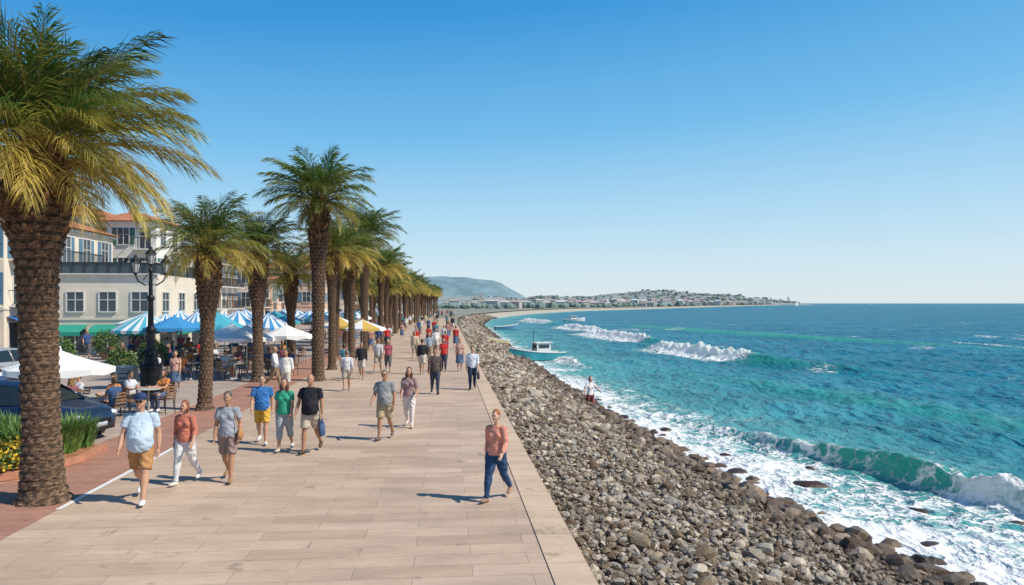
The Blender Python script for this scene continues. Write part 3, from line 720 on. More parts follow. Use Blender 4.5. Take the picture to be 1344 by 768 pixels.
walker(MAN,-3.17,19.0,1.76,-8,sex='m',fat=.5,top=(.26,.27,.28),bot=(.42,.34,.22),btype='shorts',shoe=(.15,.13,.12),hair=(.16,.13,.1),stride=14,lead=-1,skin='b',arms={-1:(12,13,45),1:(-5,10,14)},glasses=True)
walker(WOM,-2.82,20.9,1.67,0,sex='f',fat=.1,top=(.30,.2,.2),sleeve='half',bot=(.68,.6,.57),btype='jeans',shoe=(.6,.5,.4),hair=(.12,.06,.03),hstyle='long',stride=14,lead=1,skin='a',arms={1:(6,16,55)})
walker(MAN,-2.88,28.5,1.72,10,sex='m',fat=.2,top=(.10,.075,.07),sleeve='long',bot=(.05,.06,.09),btype='jeans',shoe=(.05,.04,.04),hair=(.06,.04,.03),stride=13,lead=1,skin='b',bag=(-1,'shoulder',(.2,.1,.06)))
walker(MAN,-1.56,30,1.72,5,sex='m',fat=.1,top=(.62,.66,.72),sleeve='half',bot=(.03,.04,.08),btype='jeans',shoe=(.05,.04,.04),hair=(.07,.05,.04),stride=14,lead=-1,skin='a',bag=(1,'tote',(.05,.05,.06)))
walker(WOM,-.27,13.15,1.60,-24,sex='f',fat=.3,top=(.62,.27,.19),sleeve='long',bot=(.03,.07,.15),btype='jeans',shoe=(.35,.2,.15),hair=(.30,.10,.03),hstyle='short',stride=19,lead=-1,skin='c',vox=.012,arms={1:(12,14,38),-1:(-14,10,30)})
print('people near',time.time()-T0)
VAR=[]
cols=[(.55,.04,.04),(.6,.6,.62),(.05,.1,.25),(.03,.03,.035),(.5,.3,.25),(.3,.35,.4),(.08,.25,.3),(.6,.5,.35),(.35,.08,.12),(.7,.68,.64)]
bc=[(.05,.06,.1),(.4,.35,.28),(.12,.12,.13),(.55,.5,.45),(.1,.15,.25),(.25,.18,.12)]
for i in range(12):
    sx_='m' if i%2 else 'f'
    VAR.append(('walking_man' if i%2 else 'walking_woman',person_mesh('ped_%d'%i,sex=sx_,fat=R(0,.5),top=cols[i%10],sleeve=['short','half','short','long'][i%4],bot=bc[i%6],btype=['jeans','shorts','capri','shorts','skirt','jeans'][i%6],
        hair=[(.06,.04,.03),(.2,.1,.05),(.3,.22,.12)][i%3],hstyle=['bob','short','long','short','bun','short'][i%6],stride=R(10,20),lead=random.choice([1,-1]),skin='ab'[i%2],vox=.02,shoe=(.3,.28,.26))))
def ped(i,x,y,H_=1.7,yaw=0): 
    nm,me=VAR[i%12]; put(nm,me,(x,y,.002),math.radians(yaw),H_/1.765)
for a in [(0,-3.4,38,1.68,0),(4,-2.6,38,1.66,10),(3,-4.3,36.5,1.72,180),(3,-6.75,34.2,1.68,0),(1,-6.5,37,1.7,170),(8,-6.1,37.5,1.66,10),(6,-7.4,33.6,1.66,175),(9,-8.15,27.5,1.75,-10),(4,-12.8,29,1.6,15),(1,-13.1,28,1.72,160),
          (2,-26.2,47,1.8,30),(5,-4.9,45,1.7,0),(10,-4.2,48,1.68,180),(7,-6.0,47,1.7,0),(1,-6.4,29.5,1.6,190),(9,-5.2,52,1.7,5),(5,-11.9,36.5,1.7,60),(7,-13.5,40,1.7,120),(0,-15.5,38,1.65,40),(11,-9.5,30.5,1.7,90),(3,-17,42,1.7,20),(8,-20,46,1.65,200),
          (5,-27.5,40,1.7,100),(6,-24.5,41,1.65,60)]: ped(*a)
for _ in range(75):
    d=math.exp(R(math.log(52),math.log(220))); x=float(edgeX(d))-R(.8,7.8) if random.random()<.7 else float(edgeX(d))-R(7,18)
    ped(random.randrange(12),x,d,R(1.58,1.82),random.choice([0,180])+R(-15,15))
me=person_mesh('wader',sex='f',top=(.75,.70,.68),bot=(.3,.08,.08),btype='shorts',hair=(.25,.1,.05),hstyle='bob',stride=12,skin='c',arms={1:(35,30,30),-1:(10,35,20)},vox=.016)
put('wading_bather',me,(3.95,38.5,SEA-.42),math.radians(20),1.1)
print('people',time.time()-T0)

# ------------------------------------------------------------ street lamp
m_iron=mat('dark_iron',(.02,.022,.026),.45,.2,20,.003,60,metal=.6)
m_glassl=mat('lamp_glass',(.45,.48,.5),.15,.05)
def lamp(loc,sc=1,arms=2):
    st=MB(); gl=MB()
    st.lathe([(.40,0),(.40,.12),(.34,.16),(.30,.3),(.33,.34),(.33,1.05),(.37,1.1),(.37,1.18),(.27,1.25),(.2,1.5),(.25,1.56),(.25,1.64),(.16,1.75),(.13,2.3),(.17,2.36),(.17,2.44),(.1,2.55),(.085,3.4),(.13,3.47),(.13,3.53),(.07,3.62),(.055,4.4),(.09,4.46),(.05,4.55)],16)
    for k in range(4):
        a_=k*math.pi/2+.4; st.tube([(math.cos(a_)*.3,math.sin(a_)*.3,1.2),(math.cos(a_)*.42,math.sin(a_)*.42,1.35),(math.cos(a_)*.3,math.sin(a_)*.3,1.6),(math.cos(a_)*.15,math.sin(a_)*.15,1.75)],[.03,.035,.03,.02],6)
    def lant(x,y,z):
        st.lathe([(.03,0),(.06,.04),(.09,.08)],8,(x,y,z)); gl.lathe([(.085,.085),(.15,.42)],8,(x,y,z))
        for k in range(8):
            a_=k*math.pi/4; st.tube([(x+.09*math.cos(a_),y+.09*math.sin(a_),z+.08),(x+.155*math.cos(a_),y+.155*math.sin(a_),z+.42)],[.009,.009],4)
        st.lathe([(.19,.42),(.18,.46),(.09,.56),(.06,.6),(.05,.66),(.01,.72)],8,(x,y,z))
    lant(0,0,4.6)
    for k in range(arms):
        a_=k*2*math.pi/arms; c,s_=math.cos(a_),math.sin(a_)
        st.tube([(0,0,4.0),(c*.18,s_*.18,3.95),(c*.4,s_*.4,4.1),(c*.48,s_*.48,4.3)],[.03,.025,.025,.025],6)
        st.tube([(0,0,4.35),(c*.12,s_*.12,4.3),(c*.25,s_*.25,4.12)],[.015,.015,.015],5)
        lant(c*.48,s_*.48,4.3)
    group('street_lamp',loc,.3,{'post':(st,[m_iron],False),'lantern_glass':(gl,[m_glassl],False)},sc)
lamp((-12.7,26.8,0),1.02); lamp((-12.9,44,0),.95); lamp((-16,62,0),1)
mb=MB(); mb.box((0,0,.05),(.7,.5,.1),0); mb.box((0,0,.62),(.62,.42,1.02),0); mb.box((0,0,1.16),(.72,.52,.06),0)
for k in range(5): mb.box((0,-.215,.3+k*.16),(.5,.012,.03),1)
put('utility_cabinet',mb.mesh('utility_cabinet',[mat('cabinet_grey',(.3,.32,.32),.6,.1),m_iron]),(-13.6,26.9,0),.1)

# ------------------------------------------------------------ parasols, tables, chairs
m_canv=mat('canvas_white',(.72,.72,.72),.9,.05,3,.01,5); m_blue=mat('canvas_blue',(.04,.24,.5),.9,.08); m_teal=mat('canvas_teal',(.06,.35,.45),.9,.08)
m_yel=mat('canvas_yellow',(.55,.36,.08),.9,.08); m_alu=mat('parasol_pole',(.5,.5,.48),.4,.05,metal=.6); m_wood=mat('wood_brown',(.2,.11,.06),.6,.2,8)
def parasol(loc,r,rim,apex,m1,m2,n=8,rz=0,sub=1):
    can=MB(); ns=n*sub
    pole=MB(); pole.tube([(0,0,0),(0,0,apex-.02)],[.025,.022],8); pole.lathe([(.28,0),(.28,.06),(.06,.1),(.05,.25)],12)
    for k in range(n): 
        a_=2*math.pi*k/n; pole.tube([(0,0,apex-.35),(r*.9*math.cos(a_),r*.9*math.sin(a_),rim+.02)],[.008,.008],4)
    def P_(k,q):
        a_=2*math.pi*k/ns; sg_=math.pi/n; kk=a_-math.floor(a_/(2*sg_)+1e-6)*2*sg_-sg_
        rr=r*q*(math.cos(sg_)/math.cos(kk)); z=rim+(apex-rim)*(1-q)**.9-.05*math.sin(math.pi*q)
        return (rr*math.cos(a_),rr*math.sin(a_),z)
    qs=[.02,.35,.7,1]
    for k in range(ns):
        mi=(k%2) 
        for a_,b_ in zip(qs[:-1],qs[1:]): can.add([P_(k,a_),P_(k+1,a_),P_(k+1,b_),P_(k,b_)],[(0,1,2,3)],mi)
        p,q=P_(k,1),P_(k+1,1); mid=((p[0]+q[0])/2,(p[1]+q[1])/2,p[2]-.2)
        can.add([p,q,(q[0],q[1],q[2]-.14),mid,(p[0],p[1],p[2]-.14)],[(0,1,2,3,4)],mi)
    can.lathe([(.05,apex-.02),(.03,apex+.06),(.01,apex+.1)],8)
    group('parasol',loc,rz,{'canopy':(can,[m1,m2],False),'pole':(pole,[m_alu],False)})
parasol((-12.1,20.4,0),1.35,1.68,2.15,m_canv,m_canv,8,.3)
parasol((-14.5,20.2,0),1.2,1.42,1.8,m_canv,m_canv,8,.1)
parasol((-12.0,34.5,0),1.3,1.85,2.4,m_canv,m_canv,8,.3); parasol((-10.6,35.8,0),1.25,1.9,2.4,m_canv,m_canv,8,.3); parasol((-13.6,37,0),1.3,1.85,2.4,m_canv,m_canv,8)
parasol((-10.2,52,0),1.6,1.7,2.3,m_yel,m_canv,8,.2); parasol((-12.4,55,0),1.6,1.8,2.4,m_yel,m_canv,8)
for (x,y,m1) in [(-18.6,42,m_blue),(-20.6,43,m_teal),(-17.2,44.5,m_teal),(-19.4,47,m_blue),(-21.8,48,m_blue),(-17.6,49,m_blue),(-23.6,49,m_teal),(-16.2,52,m_teal),(-20,53,m_blue),(-24,55,m_blue),(-17.5,58,m_teal),(-21,60,m_blue),(-15,47,m_blue)]:
    k=random.choice([1,3,4])
    parasol((x,y,0),R(1.5,1.9),2.0+R(-.1,.15),2.75+R(-.1,.2),m1,m_canv if k>1 else m1,8,R(0,1),k)
for k in range(16):
    d=R(58,130); parasol((float(edgeX(d))-R(10,22),d,0),1.6,2.0,2.7,random.choice([m_blue,m_canv,m_yel,m_teal]),m_canv,8,R(0,1),2)
tb=MB(); tb.lathe([(.36,.72),(.37,.735),(.36,.75)],16,mi=0); tb.tube([(0,0,.02),(0,0,.72)],[.03,.03],8); tb.lathe([(.22,0),(.2,.02),(.04,.05)],12)
tbm=tb.mesh('cafe_table',[mat('table_top',(.45,.42,.38),.5,.1)])
ch=MB()
for x in(-.19,.19):
    for y in(-.19,.19): ch.tube([(x,y,0),(x*.95,y*.95,.44)],[.014,.014],6)
    ch.tube([(x,.19,.44),(x,.24,.86)],[.014,.014],6)
ch.box((0,0,.45),(.42,.42,.03),1); 
for k in range(4): ch.box((0,.215+k*.008,.56+k*.09),(.38,.015,.05),1)
chm=ch.mesh('cafe_chair',[mat('chair_frame',(.05,.05,.055),.5,.1),m_wood])
seat=[person_mesh('sit1',sex='f',top=(.6,.22,.07),bot=(.1,.12,.2),btype='jeans',seated=True,hstyle='bob',hair=(.1,.05,.03),arms={1:(35,8,60),-1:(35,8,60)},vox=.018),
      person_mesh('sit2',sex='m',top=(.55,.56,.6),bot=(.3,.26,.2),btype='shorts',seated=True,fat=.3,arms={1:(35,8,60),-1:(30,8,70)},vox=.018),
      person_mesh('sit3',sex='f',top=(.3,.1,.14),bot=(.5,.48,.45),btype='jeans',seated=True,hstyle='long',hair=(.25,.15,.06),arms={1:(30,8,70),-1:(40,8,40)},vox=.018),
      person_mesh('sit4',sex='m',top=(.05,.1,.22),bot=(.1,.1,.12),btype='jeans',seated=True,fat=.2,arms={1:(30,8,75),-1:(20,8,70)},vox=.018,skin='b')]
def table_set(x,y,occ):
    put('cafe_table',tbm,(x,y,0))
    for k in range(4):
        a_=k*math.pi/2+R(-.2,.2)+.4; px,py=x+.68*math.sin(a_),y+.68*math.cos(a_)
        rz=-a_; put('cafe_chair',chm,(px,py,0),rz)
        if k in occ: put('seated_customer',random.choice(seat),(px,py,.0),rz,.95)
table_set(-12.0,22.0,[0,1]); table_set(-13.4,22.4,[0,1,3]); table_set(-11.3,23.7,[0,3]); table_set(-14.8,23.0,[0,1])
for (x,y) in [(-12.3,34),(-11,36),(-13.6,36.5),(-14.6,39),(-12.4,39.5),(-16.5,40),(-18.4,42.4),(-20.4,43.4),(-17,45),(-19.5,47),(-22,47.5),(-15.2,46),(-14.2,34),(-16,36.5),(-18.2,39),(-20.2,40.5),(-22.5,44),(-12.5,43),(-24,50),(-18,51)]:
    table_set(x,y,random.sample([0,1,2,3],random.choice([1,2,3])))

# ------------------------------------------------------------ car
def car(loc,rz,colr):
    body=MB();glass=MB();trim=MB();wheel=MB();light=MB()
    xs=[-2.12,-2.05,-1.8,-1.3,-.6,0,.6,.95,1.3,1.7,1.95,2.08,2.14]
    zt=[.72,.86,.93,.96,.95,.94,.95,.96,.90,.83,.75,.66,.52]; hw=[.62,.76,.83,.86,.87,.87,.87,.87,.86,.83,.76,.66,.55]; zb=[.4,.3,.25,.22,.2,.2,.2,.2,.22,.24,.26,.3,.34]
    vs=[];K=0
    for x,a_,h_,b_ in zip(xs,zt,hw,zb):
        ring=[(h_*.8,b_),(h_*.97,b_+.07),(h_,b_+(a_-b_)*.35),(h_*.985,b_+(a_-b_)*.62),(h_*.95,a_-.07),(h_*.86,a_-.005),(h_*.45,a_+.03)]
        ring=ring+[(-p,q) for p,q in ring[::-1]]; K=len(ring)
        vs+=[(x,p,q) for p,q in ring]
    fs=[(i*K+k,(i+1)*K+k,(i+1)*K+(k+1)%K,i*K+(k+1)%K) for i in range(len(xs)-1) for k in range(K)]
    fs+= [tuple(range(K)),tuple((len(xs)-1)*K+k for k in range(K))[::-1]]
    body.add(vs,fs)
    gx=[-1.95,-1.5,-1.0,-.4,.1,.45,1.12]; gt=[.95,1.3,1.43,1.46,1.44,1.38,.97]; gw=[.62,.62,.6,.6,.59,.57,.66]; bw=[.7,.78,.8,.8,.8,.79,.74]
    vs=[]
    for x,a_,w1,w0 in zip(gx,gt,gw,bw): vs+=[(x,w0,.93),(x,w1,a_-.05 if a_>1 else .96),(x,w1*.85,a_),(x,-w1*.85,a_),(x,-w1,a_-.05 if a_>1 else .96),(x,-w0,.93)]
    n=len(gx); glass.add(vs,[(i*6+k,(i+1)*6+k,(i+1)*6+k+1,i*6+k+1) for i in range(n-1) for k in range(5)])
    vs=[];R_=range(1,6)
    for i in R_: vs+=[(gx[i],gw[i]+.012,gt[i]-.055),(gx[i],gw[i]*.86,gt[i]+.015),(gx[i],0,gt[i]+.03),(gx[i],-gw[i]*.86,gt[i]+.015),(gx[i],-gw[i]-.012,gt[i]-.055)]
    body.add(vs,[(i*5+k,(i+1)*5+k,(i+1)*5+k+1,i*5+k+1) for i in range(4) for k in range(4)])
    for s_ in(1,-1):
        for a_,b_ in [((1.12,.75,.95),(.45,.59,1.34)),((-.35,.815,.93),(-.4,.61,1.41)),((-1.95,.7,.93),(-1.5,.64,1.26)),((-1.25,.81,.93),(-1.2,.62,1.37))]:
            body.tube([(a_[0],a_[1]*s_,a_[2]),(b_[0],b_[1]*s_,b_[2])],[.035,.03],6)
        body.ell((.78,s_*.93,1.0),(.07,.11,.07)); trim.box((0,s_*.875,.3),(2.2,.02,.08))
        body.box((-.15,s_*.865,.78),(.18,.03,.03)); body.box((-1.05,s_*.862,.78),(.18,.03,.03)); trim.box((.43,s_*.873,.6),(.008,.004,.5)); trim.box((-.5,s_*.874,.6),(.008,.004,.5))
        light.ell((1.98,s_*.60,.63),(.15,.16,.075)); 
        for wx in(1.32,-1.3):
            trim.tube([(wx,s_*.70,.33),(wx,s_*.868,.33)],[.385,.385],24,0,Vector((1,0,0)))
            wheel.tube([(wx,s_*.68,.32),(wx,s_*.70,.32),(wx,s_*.86,.32),(wx,s_*.885,.32)],[.28,.318,.318,.29],26,0,Vector((1,0,0)))
            wheel.tube([(wx,s_*.87,.32),(wx,s_*.892,.32)],[.2,.2],20,1,Vector((1,0,0)))
            for k in range(5):
                a2=k*1.2566; wheel.tube([(wx,s_*.9,.32),(wx+.2*math.cos(a2),s_*.896,.32+.2*math.sin(a2))],[.03,.02],5,2)
    trim.box((2.115,0,.47),(.05,.8,.13)); trim.box((2.1,0,.3),(.06,1.1,.1)); light.box((2.15,0,.40),(.012,.5,.11))
    mp_=mat('car_paint_%02d'%int(colr[1]*99),colr,.22,.03,metal=.3); 
    group('parked_car',loc,rz,{'body':(body,[mp_],True),'windows':(glass,[mat('car_glass',(.02,.03,.035),.06,.02)],False),'trim':(trim,[mat('black_trim',(.012,.012,.013),.5,.05)],False),
       'wheels':(wheel,[mat('tyre',(.02,.02,.02),.8,.1),mat('wheel_dark',(.05,.05,.05),.5,.1),mat('alloy',(.5,.5,.52),.3,.05,metal=.8)],False),'headlights':(light,[mat('headlight',(.6,.64,.68),.12,.03)],True)})
car((-12.3,19.2,0),-.16,(.018,.04,.085))
car((-22,33,0),1.4,(.4,.42,.44))

# ------------------------------------------------------------ planting bed
mb=MB()
poly=[(-9.15,16.3),(-9.35,17.6),(-15,18.1),(-15,13.6),(-10.4,13.9),(-9.5,14.7)]
n=len(poly); mb.add([(x,y,.0) for x,y in poly]+[(x,y,.14) for x,y in poly],[tuple(range(n,2*n))]+[(i,(i+1)%n,n+(i+1)%n,n+i) for i in range(n)],0)
cx=sum(p[0] for p in poly)/n; cy=sum(p[1] for p in poly)/n
mb.add([(cx+(x-cx)*.94,cy+(y-cy)*.92,.146) for x,y in poly],[tuple(range(n))],1)
put('planting_bed',mb.mesh('planting_bed',[mat('terracotta_kerb',(.45,.2,.12),.8,.15),mat('soil_red',(.34,.14,.07),.95,.3,5,.02,20)]),(0,0,.012))
m_gr=mat('grass_blade',(.07,.16,.03),.6,.3,3); m_gr2=mat('grass_blade_light',(.18,.28,.05),.6,.3,3); m_fl=mat('flower_yellow',(.68,.46,.03),.7,.15); m_lf=mat('bush_leaf',(.08,.14,.03),.6,.3)
def tuft(name,x,y,r,h,n):
    mb=MB()
    for _ in range(n):
        a_=R(0,6.28); q=R(0,1)**.6*r*.5; bx,by=q*math.cos(a_),q*math.sin(a_); a2=a_+R(-.6,.6); ln=R(.6,1)*h; out=R(.15,.6)*r
        s_=Vector((-math.sin(a2),math.cos(a2),0))*.012; o=Vector((math.cos(a2),math.sin(a2),0)); p0=Vector((bx,by,0)); p1=p0+o*out*.35+Up*ln*.6; p2=p0+o*out+Up*ln*R(.75,1)
        mb.add([p0-s_,p0+s_,p1+s_,p1-s_,p2],[(0,1,2,3),(3,2,4)],random.choice([0,0,1]))
    put(name,mb.mesh(name,[m_gr,m_gr2]),(x,y,.15))
for (x,y) in [(-9.9,16.6),(-10.5,16.3),(-11.1,16.9),(-10.0,15.7),(-11.0,15.6),(-11.8,17.1),(-9.9,17.2)]: tuft('ornamental_grass',x,y,.8,.9,560)
def bush(name,x,y,r,h,n,ml,fl=.35):
    mb=MB()
    for _ in range(n):
        a_=R(0,6.28); ph=R(0,1); q=R(.75,1.05)*(1+.15*math.sin(a_*3)); c=Vector((r*q*math.cos(a_)*math.sqrt(1-ph*ph),r*q*math.sin(a_)*math.sqrt(1-ph*ph),.1+h*q*ph))
        d1=Vector((R(-1,1),R(-1,1),R(-.3,1))).normalized()*.045; d2=d1.cross(Vector((R(-1,1),R(-1,1),R(-1,1)))).normalized()*.025
        mb.add([c-d1,c-d2,c+d1,c+d2],[(0,1,2,3)],1 if (random.random()<fl) else 0)
    put(name,mb.mesh(name,ml),(x,y,.12))
for (x,y,r) in [(-10.0,14.9,.55),(-10.7,14.7,.6),(-11.5,14.9,.65),(-12.6,15.0,.7),(-11.9,16.2,.7),(-13.6,15.5,.8),(-13,16.8,.8)]: bush('flowering_bush',x,y,r,.5,1900,[m_lf,m_fl],.5)
for (x,y,s_) in [(-15.6,30.5,.6),(-17,36,.7),(-24.5,46,.8),(-22.5,38,.7)]:
    mb=MB(); mb.lathe([(.22,0),(.3,.4),(.32,.42),(.27,.42),(.26,.36)],14); 
    for _ in range(900):
        a_=R(0,6.28); ph=R(-1,1); q=R(.6,1.05)*s_; c=Vector((q*math.cos(a_)*math.sqrt(1-ph*ph),q*math.sin(a_)*math.sqrt(1-ph*ph),1.0+q*ph))
        d1=Vector((R(-1,1),R(-1,1),R(-.3,1))).normalized()*.09; d2=d1.cross(Vector((R(-1,1),R(-1,1),R(-1,1)))).normalized()*.04
        mb.add([c-d1,c-d2,c+d1,c+d2],[(0,1,2,3)],1)
    mb.tube([(0,0,.3),(0,0,1.0)],[.03,.02],6,0)
    put('potted_shrub',mb.mesh('potted_shrub',[mat('pot_terracotta',(.35,.17,.1),.8,.1),m_lf]),(x,y,0))

# ------------------------------------------------------------ buildings
m_win=mat('window_glass',(.05,.07,.09),.08,.1); m_frame=mat('window_frame',(.66,.64,.6),.6,.05); m_rail=mat('railing_iron',(.04,.04,.045),.5,.1)
m_sh=[mat('shutter_green',(.06,.15,.12),.7,.1),mat('shutter_brown',(.2,.11,.06),.7,.1),mat('shutter_blue',(.1,.2,.3),.7,.1)]
m,N,L=nt('roof_tiles'); M_TILE=m; b=N['Principled BSDF']; b.inputs['Roughness'].default_value=.9
tc=N.new('ShaderNodeTexCoord'); wv=N.new('ShaderNodeTexWave'); wv.inputs['Scale'].default_value=1.6; wv.inputs['Distortion'].default_value=.6; L.new(tc.outputs['Object'],wv.inputs['Vector'])
n=N.new('ShaderNodeTexNoise'); n.inputs['Scale'].default_value=3; n.inputs['Detail'].default_value=6; L.new(tc.outputs['Object'],n.inputs['Vector'])
rp=N.new('ShaderNodeValToRGB'); rp.color_ramp.elements[0].position=.3; rp.color_ramp.elements[1].position=.7; rp.color_ramp.elements[0].color=(.40,.14,.065,1); rp.color_ramp.elements[1].color=(.70,.30,.14,1)
L.new(n.outputs['Fac'],rp.inputs[0]); L.new(rp.outputs[0],b.inputs['Base Color']); bp=N.new('ShaderNodeBump'); bp.inputs['Distance'].default_value=.08; L.new(wv.outputs['Fac'],bp.inputs['Height']); L.new(bp.outputs[0],b.inputs['Normal'])
def building(name,x,y,w_,dp,h,ns,nw,nsd,wc,roof='tile',balc=.4,rz=TH,awn=None,terrace=False,shop=True,base=0,shut=.7):
    wall=MB();rf=MB();fr=MB();gl=MB();shu=MB();bal=MB();aw=MB()
    wall.box((w_/2,dp/2,h/2),(w_,dp,h))
    wall.box((w_/2,dp/2,h/ns+.05),(w_+.12,dp+.12,.14)); 
    fh=h/ns
    def fac(face,u,out,z): 
        return (u,-out,z) if face=='F' else (w_+out,u,z)
    def bx(mb_,face,u,z,su,sz,th,out,mi=0):
        c=fac(face,u,out+th/2,z); mb_.box(c,(su,th,sz) if face=='F' else (th,su,sz),mi)
    for face,ln,cnt in(('F',w_,nw),('S',dp,nsd)):
        for k in range(ns):
            for c in range(cnt):
                u=ln*(c+.5)/cnt; 
                if k==0 and shop:
                    ww=ln/cnt*.7; wh=fh*.68; zc=wh/2+.1
                    bx(gl,face,u,zc,ww,wh,.02,.01); bx(fr,face,u,zc+wh/2+.06,ww+.2,.12,.07,.002); bx(fr,face,u,zc,.07,wh,.05,.032)
                    for s_ in(-1,1): bx(fr,face,u+s_*(ww/2+.05),zc,.1,wh,.07,.002)
                    continue
                ww=min(1.2,ln/cnt*.5); hasb=random.random()<balc; wh=fh*.55 if not hasb else fh*.68; zc=k*fh+fh*.52-(0 if not hasb else fh*.07)
                bx(gl,face,u,zc,ww,wh,.02,.01)
                for s_ in(-1,1): bx(fr,face,u+s_*(ww/2+.04),zc,.08,wh+.16,.07,.002)
                bx(fr,face,u,zc+wh/2+.04,ww,.08,.07,.003); bx(fr,face,u,zc-wh/2-.04,ww,.08,.12,.003); bx(fr,face,u,zc,.05,wh,.03,.032); bx(fr,face,u,zc+wh*.1,ww,.05,.03,.036)
                if random.random()<shut:
                    for s_ in(-1,1): bx(shu,face,u+s_*(ww/2+.09+ww*.22),zc,ww*.42,wh,.05,.004)
                if hasb:
                    zb_=zc-wh/2-.12; bx(bal,face,u,zb_,ww+1.0,.12,.85,.004)
                    bx(bal,face,u,zb_+1.0,ww+1.0,.05,.04,.8,1)
                    nb=int((ww+1)/.14)
                    for q in range(nb+1): bx(bal,face,u-(ww+.95)/2+q*(ww+.95)/nb,zb_+.53,.022,.92,.022,.81,1)
                    for s_ in(-1,1):
                        bx(bal,face,u+s_*(ww+.96)/2,zb_+1.0,.04,.05,.8,.004,1)
    if awn:
        for c in range(nw):
            u=w_*(c+.5)/nw; hw=w_/nw*.42; z1=fh*.86; z0=fh*.66
            aw.add([(u-hw,-.06,z1),(u+hw,-.06,z1),(u+hw,-1.3,z0),(u-hw,-1.3,z0),(u-hw,-1.3,z0-.25),(u+hw,-1.3,z0-.25)],[(0,1,2,3),(3,2,5,4)])
        for c in range(nsd):
            u=dp*(c+.5)/nsd; hw=dp/nsd*.42; z1=fh*.86; z0=fh*.66; X_=w_
            aw.add([(X_+.06,u-hw,z1),(X_+.06,u+hw,z1),(X_+1.3,u+hw,z0),(X_+1.3,u-hw,z0),(X_+1.3,u-hw,z0-.25),(X_+1.3,u+hw,z0-.25)],[(0,1,2,3),(3,2,5,4)])
    if roof=='tile':
        o=.5; rh=min(w_,dp)*.22; a_,b_,c_,d_=(-o,-o,h+.04),(w_+o,-o,h+.04),(w_+o,dp+o,h+.04),(-o,dp+o,h+.04)
        if w_>dp: r1,r2=(dp/2,dp/2,h+rh),(w_-dp/2,dp/2,h+rh); fs=[(0,1,5,4),(1,2,5),(2,3,4,5),(3,0,4)]
        else: r1,r2=(w_/2,w_/2,h+rh),(w_/2,dp-w_/2,h+rh); fs=[(0,1,4),(1,2,5,4),(2,3,5),(3,0,4,5)]
        rf.add([a_,b_,c_,d_,r1,r2],fs+[(3,2,1,0)]); fr.box((w_/2,dp/2,h-.12),(w_+.5,dp+.5,.2))
        fr.box((w_*.3,dp*.4,h+rh*.8),(.6,.6,1.2))
    else:
        for c,d_ in(((w_/2,.1,h+.35),(w_+.1,.2,.7)),((w_/2,dp-.1,h+.35),(w_+.1,.2,.7)),((.1,dp/2,h+.349),(.2,dp-.5,.69)),((w_-.1,dp/2,h+.349),(.2,dp-.5,.69))): wall.box(c,d_)
        fr.box((w_/2,-.02,h+.74),(w_+.3,.35,.08))
        rf.box((w_*.6,dp*.5,h+.9),(w_*.3,dp*.4,1.8))
    if terrace:
        bx(bal,'F',w_/2,h+1.5,w_,.08,.06,-.1,1)
        for q in range(9): bx(bal,'F',.05+q*(w_-.1)/8,h+1.1,.06,.9,.06,-.1,1)
        gl.box((w_/2,.12,h+1.12),(w_-.1,.02,.75)); gl.box((w_-.12,dp/2,h+1.12),(.02,dp-.1,.75))
        bx(bal,'S',dp/2,h+1.5,dp,.08,.06,-.1,1)
        for q in range(9): bx(bal,'S',.05+q*(dp-.1)/8,h+1.1,.06,.9,.06,-.1,1)
    wm=mat('wall_%02d_%02d'%(int(wc[0]*99),int(wc[2]*99)),wc,.9,.1,.6,.01,12)
    group(name,(x,y,base),rz,{'walls':(wall,[wm],False),'roof':(rf,[M_TILE if roof=='tile' else wm],False),'frames':(fr,[m_frame],False),'windows':(gl,[m_win],False),
        'shutters':(shu,[random.choice(m_sh)],False),'balconies':(bal,[m_frame,m_rail],False),'awning':(aw,[awn or m_canv],False)})
cream=(.72,.63,.52); white=(.78,.76,.71); pink=(.66,.47,.37); ochre=(.66,.49,.31); grey=(.66,.62,.56)
m_awg=mat('awning_green',(.02,.28,.2),.85,.08)
building('cafe_building',-30.0,50.5,6.2,13,4.6,2,3,4,cream,'flat',0,awn=m_awg,terrace=True,shut=0)
building('apartment_building',-39.8,48,7.4,16,9.0,3,3,5,cream,'tile',.6,awn=mat('awning_blue',(.03,.12,.35),.85,.1))
building('apartment_building',-36.5,66,5.5,12,10.5,4,3,4,white,'tile',.5)
building('apartment_building',-44,68,7,12,11.2,4,3,4,grey,'tile',.5)
building('town_house',-41,82,8,12,10.2,4,4,5,white,'tile',.6)
building('town_house',-41.5,97,8.5,13,8,3,4,5,cream,'tile',.4)
building('town_house',-38.5,103,6,13,6.6,2,3,5,pink,'tile',.3)
building('town_house',-41,119,10,13,8.6,3,4,5,pink,'tile',.4)
building('apartment_building',-42,135,12,13,10,3,5,5,cream,'tile',.4)
building('town_house',-40,152,11,13,9,3,5,5,ochre,'tile',.4)
building('town_house',-42,170,13,13,8.5,3,5,5,white,'tile',.3)
building('apartment_building',-44,190,14,15,11,4,5,5,pink,'tile',.3)
building('town_house',-60,46,9,14,11,4,4,4,ochre,'tile',.5)

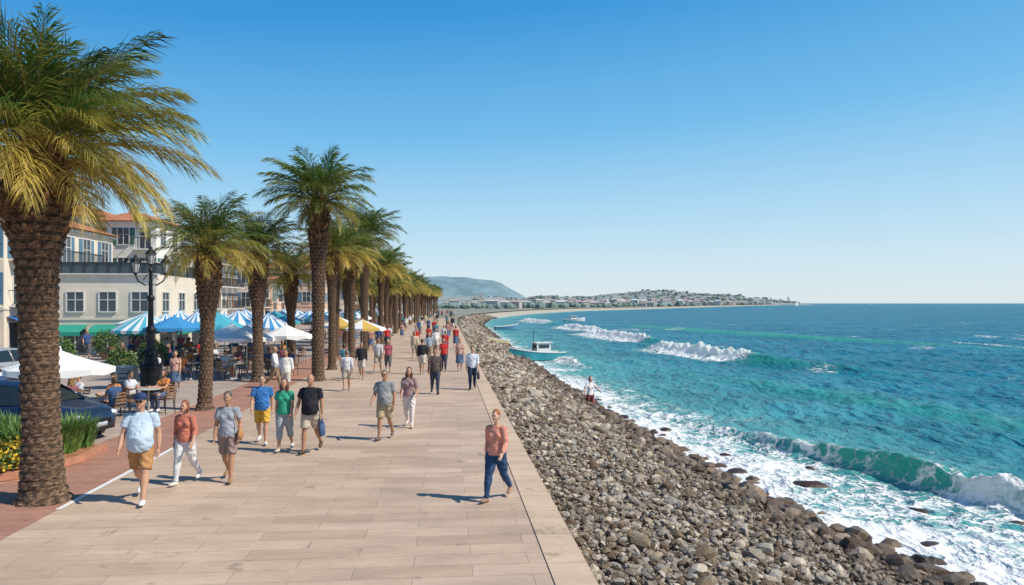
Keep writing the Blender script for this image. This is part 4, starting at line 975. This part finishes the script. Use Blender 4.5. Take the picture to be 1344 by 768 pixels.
# ------------------------------------------------------------ boats
def boat(name,loc,rz,Ln,hc,cabin=True,mast=True,sc=1):
    hull=MB();deck=MB();cab=MB();rig=MB()
    n=9; vs=[]
    for i in range(n):
        t=i/(n-1); x=(t-.5)*Ln; wd=Ln*.17*(1-t**3.2)+.01 if t>.3 else Ln*(.14+.1*t); sh=.55+.5*t**2.5; 
        vs+=[(x,0,-.35+.25*t**3),(x,wd*.75,-.15+.1*t),(x,wd,sh*.75),(x,wd*1.02,sh),(x,-wd*1.02,sh),(x,-wd,sh*.75),(x,-wd*.75,-.15+.1*t)]
    K=7
    hull.add(vs,[(i*K+k,(i+1)*K+k,(i+1)*K+(k+1)%K,i*K+(k+1)%K) for i in range(n-1) for k in range(K) if k not in(3,)]+[tuple(range(K))[::-1]],0)
    for i in range(n-1):
        a_=[Vector(vs[i*K+3]),Vector(vs[(i+1)*K+3]),Vector(vs[(i+1)*K+4]),Vector(vs[i*K+4])]; deck.add([p-Up*.12 for p in a_],[(0,1,2,3)])
    for s_ in(3,4): hull.tube([Vector(vs[i*K+s_]) for i in range(n)],[.05]*n,6,1)
    if cabin:
        cab.box((-.1*Ln,0,.95),(Ln*.26,Ln*.19,.95)); cab.box((-.1*Ln,0,1.46),(Ln*.32,Ln*.23,.07)); 
        for s_ in(1,-1): cab.box((-.1*Ln,s_*(Ln*.095+.01),1.12),(Ln*.2,.02,.32),1)
        cab.box((-.1*Ln+Ln*.13+.01,0,1.12),(.02,Ln*.15,.32),1)
    if mast:
        rig.tube([(.05*Ln,0,.5),(.05*Ln,0,2.6)],[.04,.025],6); rig.tube([(.05*Ln,0,2.5),(.48*Ln,0,1.1)],[.012,.012],4); rig.tube([(.05*Ln,0,2.5),(-.45*Ln,0,.8)],[.012,.012],4)
        rig.tube([(.05*Ln,0,1.2),(-.3*Ln,0,1.9)],[.025,.02],5)
    group(name,loc,rz,{'hull':(hull,[mat('hull_%02d'%int(hc[2]*99),hc,.4,.08),mat('gunwale',(.75,.75,.72),.5,.05)],False),'deck':(deck,[mat('deck_wood',(.35,.28,.2),.8,.15)],False),
        'cabin':(cab,[mat('cabin_paint',(.7,.74,.74),.5,.08),m_win],False),'mast':(rig,[m_rail],False)},sc)
boat('fishing_boat',(2.2,69.5,SEA+.15),-2.7,5.4,(.06,.40,.47))
boat('rowing_boat',(-1.8,93,SEA+.1),-2.0,4.5,(.6,.5,.25),False,False)
boat('fishing_boat',(18,218,SEA+.1),.4,6.5,(.6,.62,.64))
boat('fishing_boat',(45,640,SEA),2.9,14,(.55,.57,.6))
boat('rowing_boat',(-1,150,SEA+.1),.4,5,(.1,.25,.4),False,False)
for (x,y) in [(95,760),(560,1500),(1650,3500)]:
    mb=MB(); mb.add([(0,0,1),(0,0,11),(4,0,1.3)],[(0,1,2)],0); mb.add([(-.3,0,1),(-.3,0,9),(-2.6,0,1)],[(0,1,2)],0); mb.tube([(-3.5,0,.3),(-2,0,.3),(2,0,.3),(4,0,.9)],[(.9,.4),(1.2,.6),(1.2,.6),(.1,.2)],8,0); mb.tube([(-.1,0,.5),(-.1,0,11.5)],[.08,.06],5,1)
    put('sailboat',mb.mesh('sailboat',[m_canv,m_rail]),(x,y,SEA),.4)
print('done',time.time()-T0,len(bpy.data.objects))
